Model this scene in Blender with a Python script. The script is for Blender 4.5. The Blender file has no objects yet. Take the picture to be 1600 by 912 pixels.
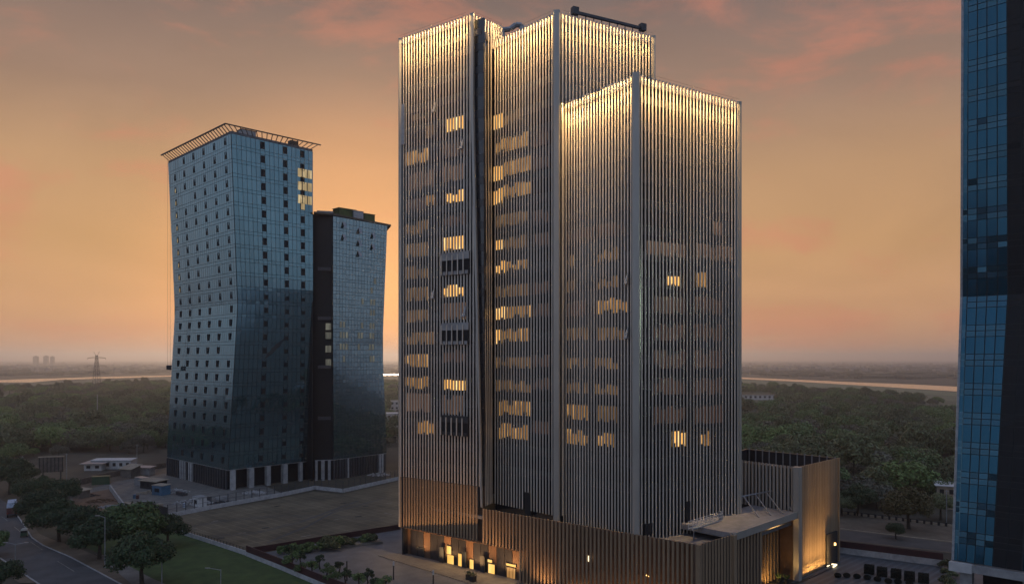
import bpy, math, random
import numpy as np
from mathutils import Vector, Matrix
R = math.radians
random.seed(7)
rng = np.random.default_rng(11)
S = bpy.context.scene
C = S.collection
CAMH, FPX = 40.0, 1200.0

# ------------------------------------------------------------------ camera
cd = bpy.data.cameras.new('camera')
cam = bpy.data.objects.new('camera', cd)
C.objects.link(cam)
cam.location = (0, 0, CAMH)
cam.rotation_euler = (R(90), 0, 0)
cd.sensor_width = 36
cd.lens = 27.0
cd.shift_y = 0.065
cd.clip_start = 0.5
cd.clip_end = 60000
S.camera = cam
S.view_settings.view_transform = 'Standard'
S.view_settings.look = 'None'
S.view_settings.exposure = 0.0
S.view_settings.gamma = 1.0
S.render.engine = 'CYCLES'
S.cycles.max_bounces = 5
S.cycles.volume_bounces = 0
S.cycles.transparent_max_bounces = 4

# ------------------------------------------------------------------ world (dusk sky)
def lin(r, g, b):
    f = lambda c: (c / 255 / 12.92) if c / 255 <= 0.04045 else ((c / 255 + 0.055) / 1.055) ** 2.4
    return (f(r), f(g), f(b), 1)

W = bpy.data.worlds.new('World')
S.world = W
W.use_nodes = True
nt = W.node_tree
nt.nodes.clear()
N = lambda t: nt.nodes.new(t)
L = nt.links.new
SUN_EL, SUN_AZ = 3.0, -11.0
out = N('ShaderNodeOutputWorld')
tc = N('ShaderNodeTexCoord')
sep = N('ShaderNodeSeparateXYZ'); L(tc.outputs['Generated'], sep.inputs[0])

def math_node(tree, op, a, b=None, clamp=False):
    m = tree.nodes.new('ShaderNodeMath'); m.operation = op; m.use_clamp = clamp
    for i, v in enumerate((a, b)):
        if v is None: continue
        if isinstance(v, (int, float)): m.inputs[i].default_value = v
        else: tree.links.new(v, m.inputs[i])
    return m.outputs[0]

def mix_node(tree, fac, a, b, mode='MIX'):
    m = tree.nodes.new('ShaderNodeMix'); m.data_type = 'RGBA'; m.blend_type = mode
    for s, v in ((m.inputs[0], fac), (m.inputs[6], a), (m.inputs[7], b)):
        if isinstance(v, (int, float)): s.default_value = v
        elif isinstance(v, tuple): s.default_value = v
        else: tree.links.new(v, s)
    return m.outputs[2]

def ramp_node(tree, fac, stops, interp='LINEAR'):
    r = tree.nodes.new('ShaderNodeValToRGB'); cr = r.color_ramp; cr.interpolation = interp
    while len(cr.elements) < len(stops): cr.elements.new(0.5)
    for e, (p, c) in zip(cr.elements, stops):
        e.position = p; e.color = c
    if fac is not None: tree.links.new(fac, r.inputs[0])
    return r.outputs[0]

el = math_node(nt, 'DIVIDE', math_node(nt, 'ARCSINE', sep.outputs[2]), math.pi / 2, True)   # 0 horizon .. 1 zenith
D = lambda deg: max(0, deg) / 90
glow = ramp_node(nt, el, [(D(0), lin(202, 152, 122)), (D(3), lin(206, 154, 114)), (D(8), lin(200, 152, 106)),
                          (D(13), lin(190, 147, 108)), (D(18), lin(160, 128, 108)), (D(25), lin(124, 106, 101)),
                          (D(42), lin(124, 124, 142)), (D(90), lin(146, 166, 200))])
cool = ramp_node(nt, el, [(D(0), lin(160, 160, 172)), (D(8), lin(164, 173, 192)), (D(20), lin(154, 168, 194)),
                          (D(45), lin(142, 160, 194)), (D(90), lin(146, 166, 200))])
az = N('ShaderNodeVectorMath'); az.operation = 'MULTIPLY'; az.inputs[1].default_value = (1, 1, 0); L(tc.outputs['Generated'], az.inputs[0])
azn = N('ShaderNodeVectorMath'); azn.operation = 'NORMALIZE'; L(az.outputs[0], azn.inputs[0])
dt = N('ShaderNodeVectorMath'); dt.operation = 'DOT_PRODUCT'; L(azn.outputs[0], dt.inputs[0])
dt.inputs[1].default_value = (math.sin(R(SUN_AZ + 8)), math.cos(R(SUN_AZ + 8)), 0)
side = N('ShaderNodeMapRange'); side.interpolation_type = 'SMOOTHSTEP'; L(dt.outputs['Value'], side.inputs[0])
side.inputs[1].default_value = 0.30; side.inputs[2].default_value = 0.88
# warm heart of the sunset near the sun's azimuth
dt2 = N('ShaderNodeVectorMath'); dt2.operation = 'DOT_PRODUCT'; L(tc.outputs['Generated'], dt2.inputs[0])
dt2.inputs[1].default_value = (math.sin(R(SUN_AZ)) * math.cos(R(SUN_EL)), math.cos(R(SUN_AZ)) * math.cos(R(SUN_EL)), math.sin(R(SUN_EL)))
hot = N('ShaderNodeMapRange'); hot.interpolation_type = 'SMOOTHERSTEP'; L(dt2.outputs['Value'], hot.inputs[0])
hot.inputs[1].default_value = 0.945; hot.inputs[2].default_value = 1.0
warm = mix_node(nt, math_node(nt, 'MULTIPLY', hot.outputs[0], 0.6), glow, lin(236, 164, 116))
# cloud streaks
mp = N('ShaderNodeMapping'); mp.inputs['Scale'].default_value = (2.6, 2.6, 7.0); mp.inputs['Rotation'].default_value = (R(6), R(-7), 0); L(tc.outputs['Generated'], mp.inputs[0])
nz = N('ShaderNodeTexNoise'); nz.inputs['Scale'].default_value = 1.7; nz.inputs['Detail'].default_value = 9; nz.inputs['Roughness'].default_value = 0.62; nz.inputs['Distortion'].default_value = 0.35; L(mp.outputs[0], nz.inputs['Vector'])
cl = N('ShaderNodeMapRange'); cl.interpolation_type = 'SMOOTHSTEP'; L(nz.outputs[0], cl.inputs[0]); cl.inputs[1].default_value = 0.48; cl.inputs[2].default_value = 0.68
pink = mix_node(nt, math_node(nt, 'MULTIPLY', cl.outputs[0], 0.5), warm, lin(210, 130, 104))
mp2 = N('ShaderNodeMapping'); mp2.inputs['Scale'].default_value = (1.3, 1.3, 3.6); mp2.inputs['Location'].default_value = (3.1, 1.7, 0.4); L(tc.outputs['Generated'], mp2.inputs[0])
nz2 = N('ShaderNodeTexNoise'); nz2.inputs['Scale'].default_value = 2.1; nz2.inputs['Detail'].default_value = 7; nz2.inputs['Distortion'].default_value = 0.9; L(mp2.outputs[0], nz2.inputs['Vector'])
gr = N('ShaderNodeMapRange'); L(nz2.outputs[0], gr.inputs[0]); gr.inputs[1].default_value = 0.3; gr.inputs[2].default_value = 0.75; gr.inputs[3].default_value = 0.90; gr.inputs[4].default_value = 1.08
skyc = mix_node(nt, side.outputs[0], cool, pink)
vm = N('ShaderNodeVectorMath'); vm.operation = 'SCALE'; L(skyc, vm.inputs[0]); L(gr.outputs[0], vm.inputs['Scale'])
bg = N('ShaderNodeBackground'); L(vm.outputs[0], bg.inputs[0]); bg.inputs[1].default_value = 0.93
ns = N('ShaderNodeTexSky'); ns.sky_type = 'NISHITA'; ns.sun_disc = False; ns.sun_elevation = R(SUN_EL); ns.sun_rotation = R(SUN_AZ); ns.dust_density = 3
bg2 = N('ShaderNodeBackground'); L(ns.outputs[0], bg2.inputs[0]); bg2.inputs[1].default_value = 0.012
ad = N('ShaderNodeAddShader'); L(bg.outputs[0], ad.inputs[0]); L(bg2.outputs[0], ad.inputs[1]); L(ad.outputs[0], out.inputs[0])

# ------------------------------------------------------------------ sun
sl = bpy.data.lights.new('sun', 'SUN'); sl.energy = 1.2; sl.angle = R(12); sl.color = (1.0, 0.72, 0.46)
sun = bpy.data.objects.new('sun', sl); C.objects.link(sun)
sdir = Vector((math.sin(R(SUN_AZ)) * math.cos(R(SUN_EL)), math.cos(R(SUN_AZ)) * math.cos(R(SUN_EL)), math.sin(R(SUN_EL))))
sun.rotation_euler = sdir.to_track_quat('Z', 'Y').to_euler()
sun.location = sdir * 300

# ------------------------------------------------------------------ materials
def mat(name, col, rough=0.7, metal=0.0, var=0.0, scale=1.0, col2=None, bump=0.0, spec=0.5, emit=None, est=0.0, island=0.0, objvar=0.0, stretch=(1, 1, 1), detail=6):
    m = bpy.data.materials.new(name); m.use_nodes = True
    t = m.node_tree; b = t.nodes['Principled BSDF']
    col = tuple(col) + (1,) if len(col) == 3 else col
    b.inputs['Roughness'].default_value = rough
    b.inputs['Metallic'].default_value = metal
    b.inputs['Specular IOR Level'].default_value = spec
    c = None
    nzo = None
    if var or col2 or bump:
        g = t.nodes.new('ShaderNodeTexCoord'); mpn = t.nodes.new('ShaderNodeMapping'); mpn.inputs['Scale'].default_value = stretch
        t.links.new(g.outputs['Object'], mpn.inputs[0])
        nn = t.nodes.new('ShaderNodeTexNoise'); nn.inputs['Scale'].default_value = scale; nn.inputs['Detail'].default_value = detail; nn.inputs['Roughness'].default_value = 0.62
        t.links.new(mpn.outputs[0], nn.inputs['Vector']); nzo = nn.outputs[0]
        c2 = (tuple(col2) + (1,)) if col2 else tuple(min(1, x * (1 + var)) for x in col[:3]) + (1,)
        c1 = col if col2 else tuple(x * (1 - var) for x in col[:3]) + (1,)
        c = ramp_node(t, nzo, [(0.36, c1), (0.64, c2)])
    if island or objvar:
        val = None
        if island:
            ge = t.nodes.new('ShaderNodeNewGeometry')
            val = math_node(t, 'ADD', math_node(t, 'MULTIPLY', ge.outputs['Random Per Island'], 2 * island), 1 - island)
        if objvar:
            oi = t.nodes.new('ShaderNodeObjectInfo')
            v2 = math_node(t, 'ADD', math_node(t, 'MULTIPLY', oi.outputs['Random'], 2 * objvar), 1 - objvar)
            val = v2 if val is None else math_node(t, 'MULTIPLY', val, v2)
        sc = t.nodes.new('ShaderNodeVectorMath'); sc.operation = 'SCALE'
        if c is None: sc.inputs[0].default_value = col[:3]
        else: t.links.new(c, sc.inputs[0])
        t.links.new(val, sc.inputs['Scale']); c = sc.outputs[0]
    if c is None: b.inputs['Base Color'].default_value = col
    else: t.links.new(c, b.inputs['Base Color'])
    if bump:
        bn = t.nodes.new('ShaderNodeBump'); bn.inputs['Strength'].default_value = bump; bn.inputs['Distance'].default_value = 0.2
        t.links.new(nzo, bn.inputs['Height']); t.links.new(bn.outputs[0], b.inputs['Normal'])
    if emit:
        b.inputs['Emission Color'].default_value = tuple(emit) + (1,); b.inputs['Emission Strength'].default_value = est
    return m

def room_mat(name, c1, c2, strength, sx=1.6):
    """a lit room behind glass: curtains, partitions and lamps vary along the window"""
    m = bpy.data.materials.new(name); m.use_nodes = True
    t = m.node_tree; b = t.nodes['Principled BSDF']
    b.inputs['Base Color'].default_value = (0.05, 0.04, 0.03, 1); b.inputs['Roughness'].default_value = 0.4
    g = t.nodes.new('ShaderNodeTexCoord'); oi = t.nodes.new('ShaderNodeObjectInfo')
    off = t.nodes.new('ShaderNodeVectorMath'); off.operation = 'ADD'; t.links.new(g.outputs['Object'], off.inputs[0])
    cmb = t.nodes.new('ShaderNodeCombineXYZ'); t.links.new(math_node(t, 'MULTIPLY', oi.outputs['Random'], 60), cmb.inputs[0]); t.links.new(cmb.outputs[0], off.inputs[1])
    mpn = t.nodes.new('ShaderNodeMapping'); mpn.inputs['Scale'].default_value = (sx, sx, 0.16); t.links.new(off.outputs[0], mpn.inputs[0])
    nn = t.nodes.new('ShaderNodeTexNoise'); nn.inputs['Scale'].default_value = 1.0; nn.inputs['Detail'].default_value = 4; t.links.new(mpn.outputs[0], nn.inputs['Vector'])
    c = ramp_node(t, nn.outputs[0], [(0.30, tuple(x * .72 for x in c1) + (1,)), (0.5, tuple(c1) + (1,)), (0.70, tuple(c2) + (1,))])
    t.links.new(c, b.inputs['Emission Color']); b.inputs['Emission Strength'].default_value = strength
    return m

M = {}
M['ground'] = mat('dry_ground', (0.030, 0.026, 0.017), 0.95, var=0, scale=0.035, col2=(0.075, 0.062, 0.040), bump=0.4)
M['asphalt'] = mat('asphalt', (0.045, 0.047, 0.052), 0.85, scale=0.25, col2=(0.075, 0.078, 0.084), bump=0.1)
M['asphalt2'] = mat('dusty_asphalt', (0.05, 0.045, 0.043), 0.85, scale=0.3, col2=(0.08, 0.072, 0.066))
M['pave'] = mat('paving', (0.10, 0.095, 0.09), 0.85, scale=0.4, col2=(0.17, 0.16, 0.145), bump=0.15)
M['sand'] = mat('sandy_verge', (0.085, 0.065, 0.045), 0.95, scale=0.3, col2=(0.15, 0.115, 0.08), bump=0.3)
M['rust_soil'] = mat('orange_soil', (0.11, 0.06, 0.035), 0.95, scale=0.4, col2=(0.19, 0.12, 0.08), bump=0.5)
M['lawn'] = mat('lawn', (0.026, 0.050, 0.012), 0.95, scale=0.35, col2=(0.054, 0.090, 0.022), bump=0.5)
M['field'] = mat('field', (0.10, 0.12, 0.06), 0.95, scale=0.02, col2=(0.15, 0.16, 0.09))
M['meadow'] = mat('river_meadow', (0.055, 0.062, 0.035), 0.95, scale=0.02, col2=(0.11, 0.12, 0.065), detail=9)
M['drive'] = mat('driveway_stone', (0.085, 0.088, 0.098), 0.75, scale=0.3, col2=(0.13, 0.133, 0.145), bump=0.1)
M['plaza'] = mat('dark_plaza_stone', (0.035, 0.045, 0.055), 0.55, scale=0.4, col2=(0.055, 0.068, 0.08))
M['plaza_l'] = mat('pale_plaza_stone', (0.075, 0.09, 0.105), 0.6, scale=0.4, col2=(0.10, 0.115, 0.13))
M['white_wall'] = mat('weathered_white_wall', (0.30, 0.30, 0.31), 0.85, scale=0.7, col2=(0.46, 0.46, 0.47))
M['concrete'] = mat('concrete', (0.22, 0.22, 0.23), 0.85, scale=0.5, col2=(0.36, 0.36, 0.36), bump=0.15)
M['dark_red'] = mat('dark_red_metal', (0.035, 0.010, 0.012), 0.6, scale=0.8, col2=(0.055, 0.016, 0.018))
M['black'] = mat('black_paint', (0.012, 0.012, 0.015), 0.6)
M['steel'] = mat('galvanised_steel', (0.30, 0.31, 0.33), 0.5, 0.6, var=0.2, scale=2)
M['dark_steel'] = mat('dark_steel', (0.06, 0.06, 0.068), 0.55, 0.3, var=0.2, scale=2)
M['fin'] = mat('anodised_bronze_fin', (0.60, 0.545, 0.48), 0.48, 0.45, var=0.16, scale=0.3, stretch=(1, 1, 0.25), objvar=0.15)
M['fin_side_shade'] = mat('shaded_fin_flank', (0.12, 0.10, 0.085), 0.55, 0.3)  # shade between the fins, put into the flank colour
M['fin_low'] = mat('bronze_podium_fin', (0.36, 0.26, 0.17), 0.42, 0.5, var=0.12, scale=0.4, stretch=(1, 1, 0.3), objvar=0.12)
M['corner'] = mat('corner_cladding', (0.40, 0.38, 0.35), 0.45, 0.5, var=0.1, scale=0.3, stretch=(1, 1, 0.3))
M['tower_glass'] = mat('dark_tower_glass', (0.012, 0.016, 0.024), 0.12, 0.0, spec=0.9)
M['spandrel'] = mat('spandrel', (0.020, 0.021, 0.027), 0.3, 0.0, var=0.2, scale=0.5, spec=0.7)
M['bronze_panel'] = mat('bronze_back_panel', (0.12, 0.07, 0.045), 0.5, 0.3, var=0.25, scale=0.5)
M['roof'] = mat('roof_gravel', (0.10, 0.10, 0.11), 0.9, scale=0.8, col2=(0.16, 0.16, 0.175), bump=0.2)
M['canopy'] = mat('canopy_roof', (0.16, 0.155, 0.165), 0.85, scale=0.6, col2=(0.24, 0.235, 0.245))
M['lit_hi'] = room_mat('bright_room', (0.85, 0.42, 0.10), (1.0, 0.74, 0.34), 1.5)
M['lit_mid'] = room_mat('lit_room', (0.34, 0.16, 0.042), (0.85, 0.46, 0.15), 0.95)
M['lit_dim'] = room_mat('dim_room', (0.20, 0.10, 0.034), (0.44, 0.24, 0.085), 0.62)
M['lit_pale'] = room_mat('pale_lit_room', (0.45, 0.32, 0.15), (0.80, 0.62, 0.34), 0.8)
M['lit_faint'] = room_mat('faint_room', (0.10, 0.10, 0.08), (0.26, 0.26, 0.20), 0.6)
M['lit_pink'] = room_mat('curtained_room', (0.17, 0.09, 0.055), (0.30, 0.17, 0.105), 0.55)
M['lit_brown'] = room_mat('brown_room', (0.075, 0.035, 0.022), (0.12, 0.058, 0.034), 0.6)
M['door_lit'] = room_mat('lit_lobby', (1.0, 0.55, 0.12), (1.0, 0.70, 0.25), 1.25, 0.5)
M['lamp'] = mat('lamp_glow', (0.8, 0.7, 0.5), 0.5, emit=(1.0, 0.80, 0.48), est=2.5)
M['amber'] = mat('amber_lamp', (0.8, 0.6, 0.3), 0.5, emit=(1.0, 0.55, 0.16), est=5)
M['glass_a'] = mat('blue_grey_glass', (0.155, 0.28, 0.33), 0.05, 0.85, island=0.08)
M['glass_b'] = mat('grey_glass', (0.205, 0.295, 0.33), 0.06, 0.85, island=0.10)
M['glass_r'] = mat('deep_blue_glass', (0.026, 0.105, 0.17), 0.05, 0.9, objvar=0.09)
M['glass_r2'] = mat('blue_spandrel_glass', (0.045, 0.125, 0.185), 0.08, 0.9, objvar=0.07)
M['mullion'] = mat('dark_mullion', (0.020, 0.026, 0.032), 0.5)
M['core'] = mat('dark_core_cladding', (0.008, 0.010, 0.014), 0.4, spec=0.25, var=0.2, scale=0.4)
M['void'] = mat('dark_interior', (0.010, 0.010, 0.013), 0.9)
M['rib'] = mat('rusty_roof_steel', (0.10, 0.075, 0.055), 0.8, var=0.3, scale=0.8)
M['greennet'] = mat('green_roof_sheeting', (0.06, 0.085, 0.02), 0.8, var=0.3, scale=0.6)
M['bluish'] = mat('blue_painted_metal', (0.05, 0.12, 0.20), 0.6, var=0.2, scale=0.8)
M['tan'] = mat('tan_sheet_roof', (0.26, 0.21, 0.16), 0.85, scale=0.7, col2=(0.36, 0.30, 0.23))
M['brickish'] = mat('rough_block_wall', (0.10, 0.085, 0.075), 0.9, scale=0.8, col2=(0.17, 0.145, 0.125))
M['house'] = mat('painted_house_wall', (0.42, 0.42, 0.43), 0.85, scale=0.4, col2=(0.56, 0.56, 0.56))
M['bark'] = mat('bark', (0.045, 0.033, 0.024), 0.95, var=0.3, scale=2)
M['leaf_dark'] = mat('dark_leaves', (0.030, 0.052, 0.018), 0.75, island=0.45, objvar=0.2)
M['leaf_green'] = mat('green_leaves', (0.078, 0.125, 0.038), 0.75, island=0.4, objvar=0.35)
M['leaf_lime'] = mat('fresh_green_leaves', (0.11, 0.17, 0.045), 0.75, island=0.4, objvar=0.3)
M['leaf_olive'] = mat('olive_leaves', (0.092, 0.106, 0.046), 0.75, island=0.4, objvar=0.35)
M['leaf_brown'] = mat('dry_brown_leaves', (0.092, 0.090, 0.064), 0.8, island=0.4, objvar=0.3)
M['leaf_autumn'] = mat('yellow_olive_leaves', (0.075, 0.062, 0.018), 0.75, island=0.4)
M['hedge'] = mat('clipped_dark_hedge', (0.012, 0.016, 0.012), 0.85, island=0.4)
M['water'] = mat('river_water', (0.56, 0.60, 0.66), 0.16, 1.0, bump=0.02, scale=0.02)
M['far_town'] = mat('far_town_walls', (0.20, 0.18, 0.17), 0.9, island=0.5)
M['silver'] = mat('truck_tarpaulin', (0.34, 0.40, 0.50), 0.6, var=0.2, scale=1.5)
M['tyre'] = mat('tyre_rubber', (0.012, 0.012, 0.012), 0.85)
M['truck_red'] = mat('dull_red_truck_paint', (0.10, 0.035, 0.03), 0.6)
M['yellow'] = mat('faded_yellow_canvas', (0.34, 0.33, 0.30), 0.8)
M['green_p'] = mat('green_paint', (0.03, 0.07, 0.035), 0.5)
M['red_l'] = mat('red_lamp_lens', (0.25, 0.01, 0.01), 0.3)
M['paint'] = mat('worn_white_paint', (0.22, 0.21, 0.19), 0.8, var=0.4, scale=0.6)

# brown parking lot with rows of slabs
def lot_material():
    m = mat('brown_slab_paving', (0.072, 0.058, 0.036), 0.9, scale=0.09, col2=(0.14, 0.115, 0.074), bump=0.1)
    t = m.node_tree; b = t.nodes['Principled BSDF']
    src = b.inputs['Base Color'].links[0].from_socket
    g = t.nodes.new('ShaderNodeTexCoord'); mp_ = t.nodes.new('ShaderNodeMapping'); mp_.inputs['Rotation'].default_value = (0, 0, R(42))
    t.links.new(g.outputs['Object'], mp_.inputs[0])
    br = t.nodes.new('ShaderNodeTexBrick'); br.inputs['Scale'].default_value = 1.0
    br.inputs['Brick Width'].default_value = 5.0; br.inputs['Row Height'].default_value = 2.5; br.inputs['Mortar Size'].default_value = 0.15
    br.inputs['Color1'].default_value = (0.86, 0.86, 0.86, 1); br.inputs['Color2'].default_value = (1.1, 1.08, 1.05, 1); br.inputs['Mortar'].default_value = (1.5, 1.48, 1.42, 1)
    br.offset = 0.0
    t.links.new(mp_.outputs[0], br.inputs['Vector'])
    t.links.new(mix_node(t, 1.0, src, br.outputs[0], 'MULTIPLY'), b.inputs['Base Color'])
    return m
M['lot'] = lot_material()

# ------------------------------------------------------------------ mesh helpers
WLOC = {}
class Geo:
    def __init__(s): s.v = []; s.f = []; s.m = []
    def add(s, vs, fs, mi=0):
        k = len(s.v); s.v += [tuple(p) for p in vs]
        s.f += [tuple(i + k for i in f) for f in fs]; s.m += [mi] * len(fs); return s
    def hexa(s, b, t, mi=0):
        n = len(b)
        fs = [tuple(range(n))[::-1], tuple(range(n, 2 * n))] + [(i, (i + 1) % n, n + (i + 1) % n, n + i) for i in range(n)]
        return s.add(list(b) + list(t), fs, mi)
    def prism(s, poly, z0, z1, mi=0):
        a = sum(poly[i][0] * poly[(i + 1) % len(poly)][1] - poly[(i + 1) % len(poly)][0] * poly[i][1] for i in range(len(poly)))
        if a < 0: poly = poly[::-1]
        return s.hexa([(p[0], p[1], z0) for p in poly], [(p[0], p[1], z1) for p in poly], mi)
    def box(s, c, sz, rz=0, mi=0):
        ca, sa = math.cos(rz), math.sin(rz); x, y, z = sz[0] / 2, sz[1] / 2, sz[2] / 2
        q = [(c[0] + ca * a - sa * b, c[1] + sa * a + ca * b) for a, b in ((-x, -y), (x, -y), (x, y), (-x, y))]
        return s.hexa([(p[0], p[1], c[2] - z) for p in q], [(p[0], p[1], c[2] + z) for p in q], mi)
    def sheet(s, pts, mi=0):
        return s.add(pts, [tuple(range(len(pts)))], mi)
    def tube(s, p, q, r, r2=None, n=6, mi=0):
        p, q = Vector(p), Vector(q); r2 = r if r2 is None else r2
        d = (q - p)
        if d.length < 1e-6: return s
        d.normalize(); a = d.orthogonal().normalized(); b = d.cross(a)
        ring = lambda c, rr: [c + (a * math.cos(2 * math.pi * i / n) + b * math.sin(2 * math.pi * i / n)) * rr for i in range(n)]
        return s.hexa(ring(p, r), ring(q, r2), mi)
    def slab4(s, p0, p1, p2, p3, off, mi=0):
        o = Vector(off); a = [Vector(p) for p in (p0, p1, p2, p3)]
        return s.hexa([p + o for p in a], a, mi)
    def mesh(s, name, mats, org=(0, 0, 0)):
        me = bpy.data.meshes.new(name)
        ox, oy, oz = org
        me.from_pydata([(x - ox, y - oy, z - oz) for x, y, z in s.v], [], s.f)
        for m in mats if isinstance(mats, (list, tuple)) else [mats]: me.materials.append(m)
        if any(s.m): me.polygons.foreach_set('material_index', s.m)
        me.validate(); me.update()
        return me

def link(name, me, parent=None, loc=(0, 0, 0), rz=0.0):
    o = bpy.data.objects.new(name, me); C.objects.link(o)
    if parent is not None:
        o.parent = parent; w = WLOC[parent.name]
    else: w = Vector((0, 0, 0))
    WLOC[o.name] = Vector(loc)
    o.location = Vector(loc) - w; o.rotation_euler = (0, 0, rz)
    return o

def part(name, geo, m, parent=None, kind=None, label=None):
    """mesh given in world coordinates, origin at its own centre"""
    a = np.array(geo.v); org = a.min(0) * 0.5 + a.max(0) * 0.5; org[2] = a[:, 2].min()
    o = link(name, geo.mesh(name, m, org), parent, tuple(org))
    if kind: o['kind'] = kind
    if label: o['label'] = label
    return o

def thing(name, label, cat, loc, group=None):
    o = link(name, None, None, loc); o.empty_display_size = 1
    return tag(o, label, cat, group)

def tag(o, label, cat, group=None, kind=None):
    if label: o['label'] = label
    if cat: o['category'] = cat
    if group: o['group'] = group
    if kind: o['kind'] = kind
    return o

def structure(name, geo, m):
    o = part(name, geo, m); o['kind'] = 'structure'; return o

def G(x, y, z=0.0):
    d = (CAMH - z) * FPX / (y - 560.0)
    return Vector(((x - 800) / FPX * d, d, z))
def P(x, d, z=0.0): return Vector(((x - 800) / FPX * d, d, z))
def ZY(y, d): return CAMH + (560 - y) * d / FPX

def np_mesh(name, V, quads, mats, mi=None):
    me = bpy.data.meshes.new(name)
    me.vertices.add(len(V)); me.vertices.foreach_set('co', np.asarray(V, np.float32).ravel())
    n = len(quads); me.loops.add(n * 4); me.polygons.add(n)
    me.loops.foreach_set('vertex_index', np.asarray(quads, np.int32).ravel())
    me.polygons.foreach_set('loop_start', np.arange(n, dtype=np.int32) * 4)
    for m in mats: me.materials.append(m)
    if mi is not None: me.polygons.foreach_set('material_index', np.asarray(mi, np.int32))
    me.update(calc_edges=True); me.validate()
    return me

# ------------------------------------------------------------------ ground, roads, water
def gs(px, z):   # ground sheet from image points, laid on the ground plane
    return [Vector((p.x, p.y, z)) for p in (G(x, y) for x, y in px)]
g = Geo(); g.sheet([(-14000, -14000, 0), (14000, -14000, 0), (14000, 14000, 0), (-14000, 14000, 0)])
structure('ground', g, M['ground'])
def river(name, top, bot):
    g = Geo(); a = gs(top, 0.05); b = gs(bot, 0.05)
    for i in range(len(a) - 1): g.sheet([b[i], b[i + 1], a[i + 1], a[i]])
    structure(name, g, M['water'])
river('river', [(-260, 601), (-120, 597.5), (0, 593.5), (50, 591.5), (95, 590.5), (150, 588.5), (265, 586.2), (330, 585.6), (480, 584.5), (640, 584.2), (800, 584.4), (980, 585), (1100, 587), (1155, 589), (1250, 593), (1340, 597), (1420, 600), (1500, 604), (1640, 612)],
      [(-260, 607), (-120, 601.5), (0, 597), (50, 597), (95, 593), (150, 591.5), (265, 588.0), (330, 587.2), (480, 586.5), (640, 586), (800, 586.5), (980, 587.3), (1100, 589.5), (1155, 591.6), (1250, 596.2), (1340, 601.5), (1420, 606.5), (1500, 611.5), (1640, 622)])
def sheet(name, px, z, m):
    g = Geo(); g.sheet(gs(px, z)); return structure(name, g, M[m])
sheet('field', [(-80, 617), (55, 616), (48, 623), (-90, 626)], 0.05, 'field')
sheet('field', [(1375, 638), (1500, 636), (1500, 646), (1400, 645)], 0.05, 'field')
sheet('field', [(1155, 592.5), (1330, 601), (1500, 613), (1500, 619), (1300, 606), (1155, 597)], 0.04, 'field')
sheet('road', [(460, 1010), (190, 913), (112, 871), (68, 852), (50, 840), (32, 812), (14, 788), (-20, 765), (-80, 748), (-200, 748), (-150, 800), (-60, 838), (0, 872), (60, 912), (215, 1010)], 0.02, 'asphalt')
sheet('pavement', [(460, 1010), (190, 913), (112, 871), (68, 852), (50, 840), (32, 812), (40, 808), (62, 834), (80, 842), (126, 858), (204, 890), (240, 913), (520, 1010)], 0.10, 'sand')
sheet('path', [(150, 866), (170, 868), (240, 905), (500, 1010), (478, 1010), (205, 912)], 0.13, 'pave')
sheet('lawn', [(150, 828), (275, 831), (385, 868), (500, 915), (700, 1010), (530, 1010), (245, 908), (206, 887), (130, 853)], 0.06, 'lawn')
sheet('parking_lot', [(262, 808), (440, 778), (490, 768), (535, 772), (622, 752), (800, 760), (800, 800), (640, 824), (385, 866), (275, 830)], 0.04, 'lot')
sheet('driveway', [(385, 868), (622, 826), (800, 800), (860, 900), (1100, 1010), (710, 1010), (500, 915)], 0.05, 'drive')
sheet('plaza', [(1306, 863), (1473, 885), (1560, 897), (1900, 960), (1500, 1090), (1080, 1010), (1180, 930), (1260, 908)], 0.05, 'plaza')
sheet('construction_yard', [(110, 765), (260, 735), (360, 735), (440, 770), (262, 806), (195, 800), (110, 790)], 0.03, 'pave')
sheet('soil_patch', [(112, 775), (170, 764), (195, 790), (180, 800), (120, 800)], 0.06, 'rust_soil')
sheet('dirt_track', [(110, 762), (265, 722), (265, 738), (180, 752), (112, 772)], 0.05, 'sand')
sheet('meadow', [(-300, 606), (0, 598), (265, 589), (640, 587), (640, 625), (265, 625), (0, 635), (-300, 640)], 0.03, 'meadow')
sheet('meadow', [(800, 588), (1155, 592.5), (1340, 602), (1500, 613), (1700, 630), (1700, 670), (1500, 650), (1155, 628), (800, 622)], 0.03, 'meadow')
# right-hand road behind the plaza wall
sheet('verge', [(1240, 792), (1310, 800), (1490, 822), (1700, 848), (1700, 905), (1490, 864), (1308, 843), (1200, 830)], 0.03, 'sand')
sheet('road', [(1200, 815), (1308, 827), (1487, 848), (1700, 874), (1700, 890), (1487, 862), (1308, 842), (1200, 829)], 0.06, 'asphalt2')
def kerb(name, px, w, h, m):
    pts = gs(px, 0); g = Geo()
    for a, b in zip(pts, pts[1:]):
        n = (b - a).cross(Vector((0, 0, 1))).normalized() * w
        g.hexa([a - n, b - n, b + n, a + n][::-1], [p + Vector((0, 0, h)) for p in (a - n, b - n, b + n, a + n)][::-1])
    return structure(name, g, M[m])
kerb('kerb', [(460, 1010), (190, 913), (112, 871), (68, 852), (50, 840), (32, 812), (14, 788)], 0.12, 0.15, 'concrete')
kerb('kerb', [(215, 1010), (60, 912), (0, 872), (-60, 838)], 0.15, 0.16, 'concrete')
kerb('kerb', [(1200, 812), (1308, 825.5), (1487, 846.5), (1700, 872)], 0.2, 0.16, 'tan')
sheet('median', [(-60, 837), (0, 871), (58, 911), (30, 911), (0, 890), (-70, 850)], 0.12, 'sand')
g = Geo()   # road markings
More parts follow.
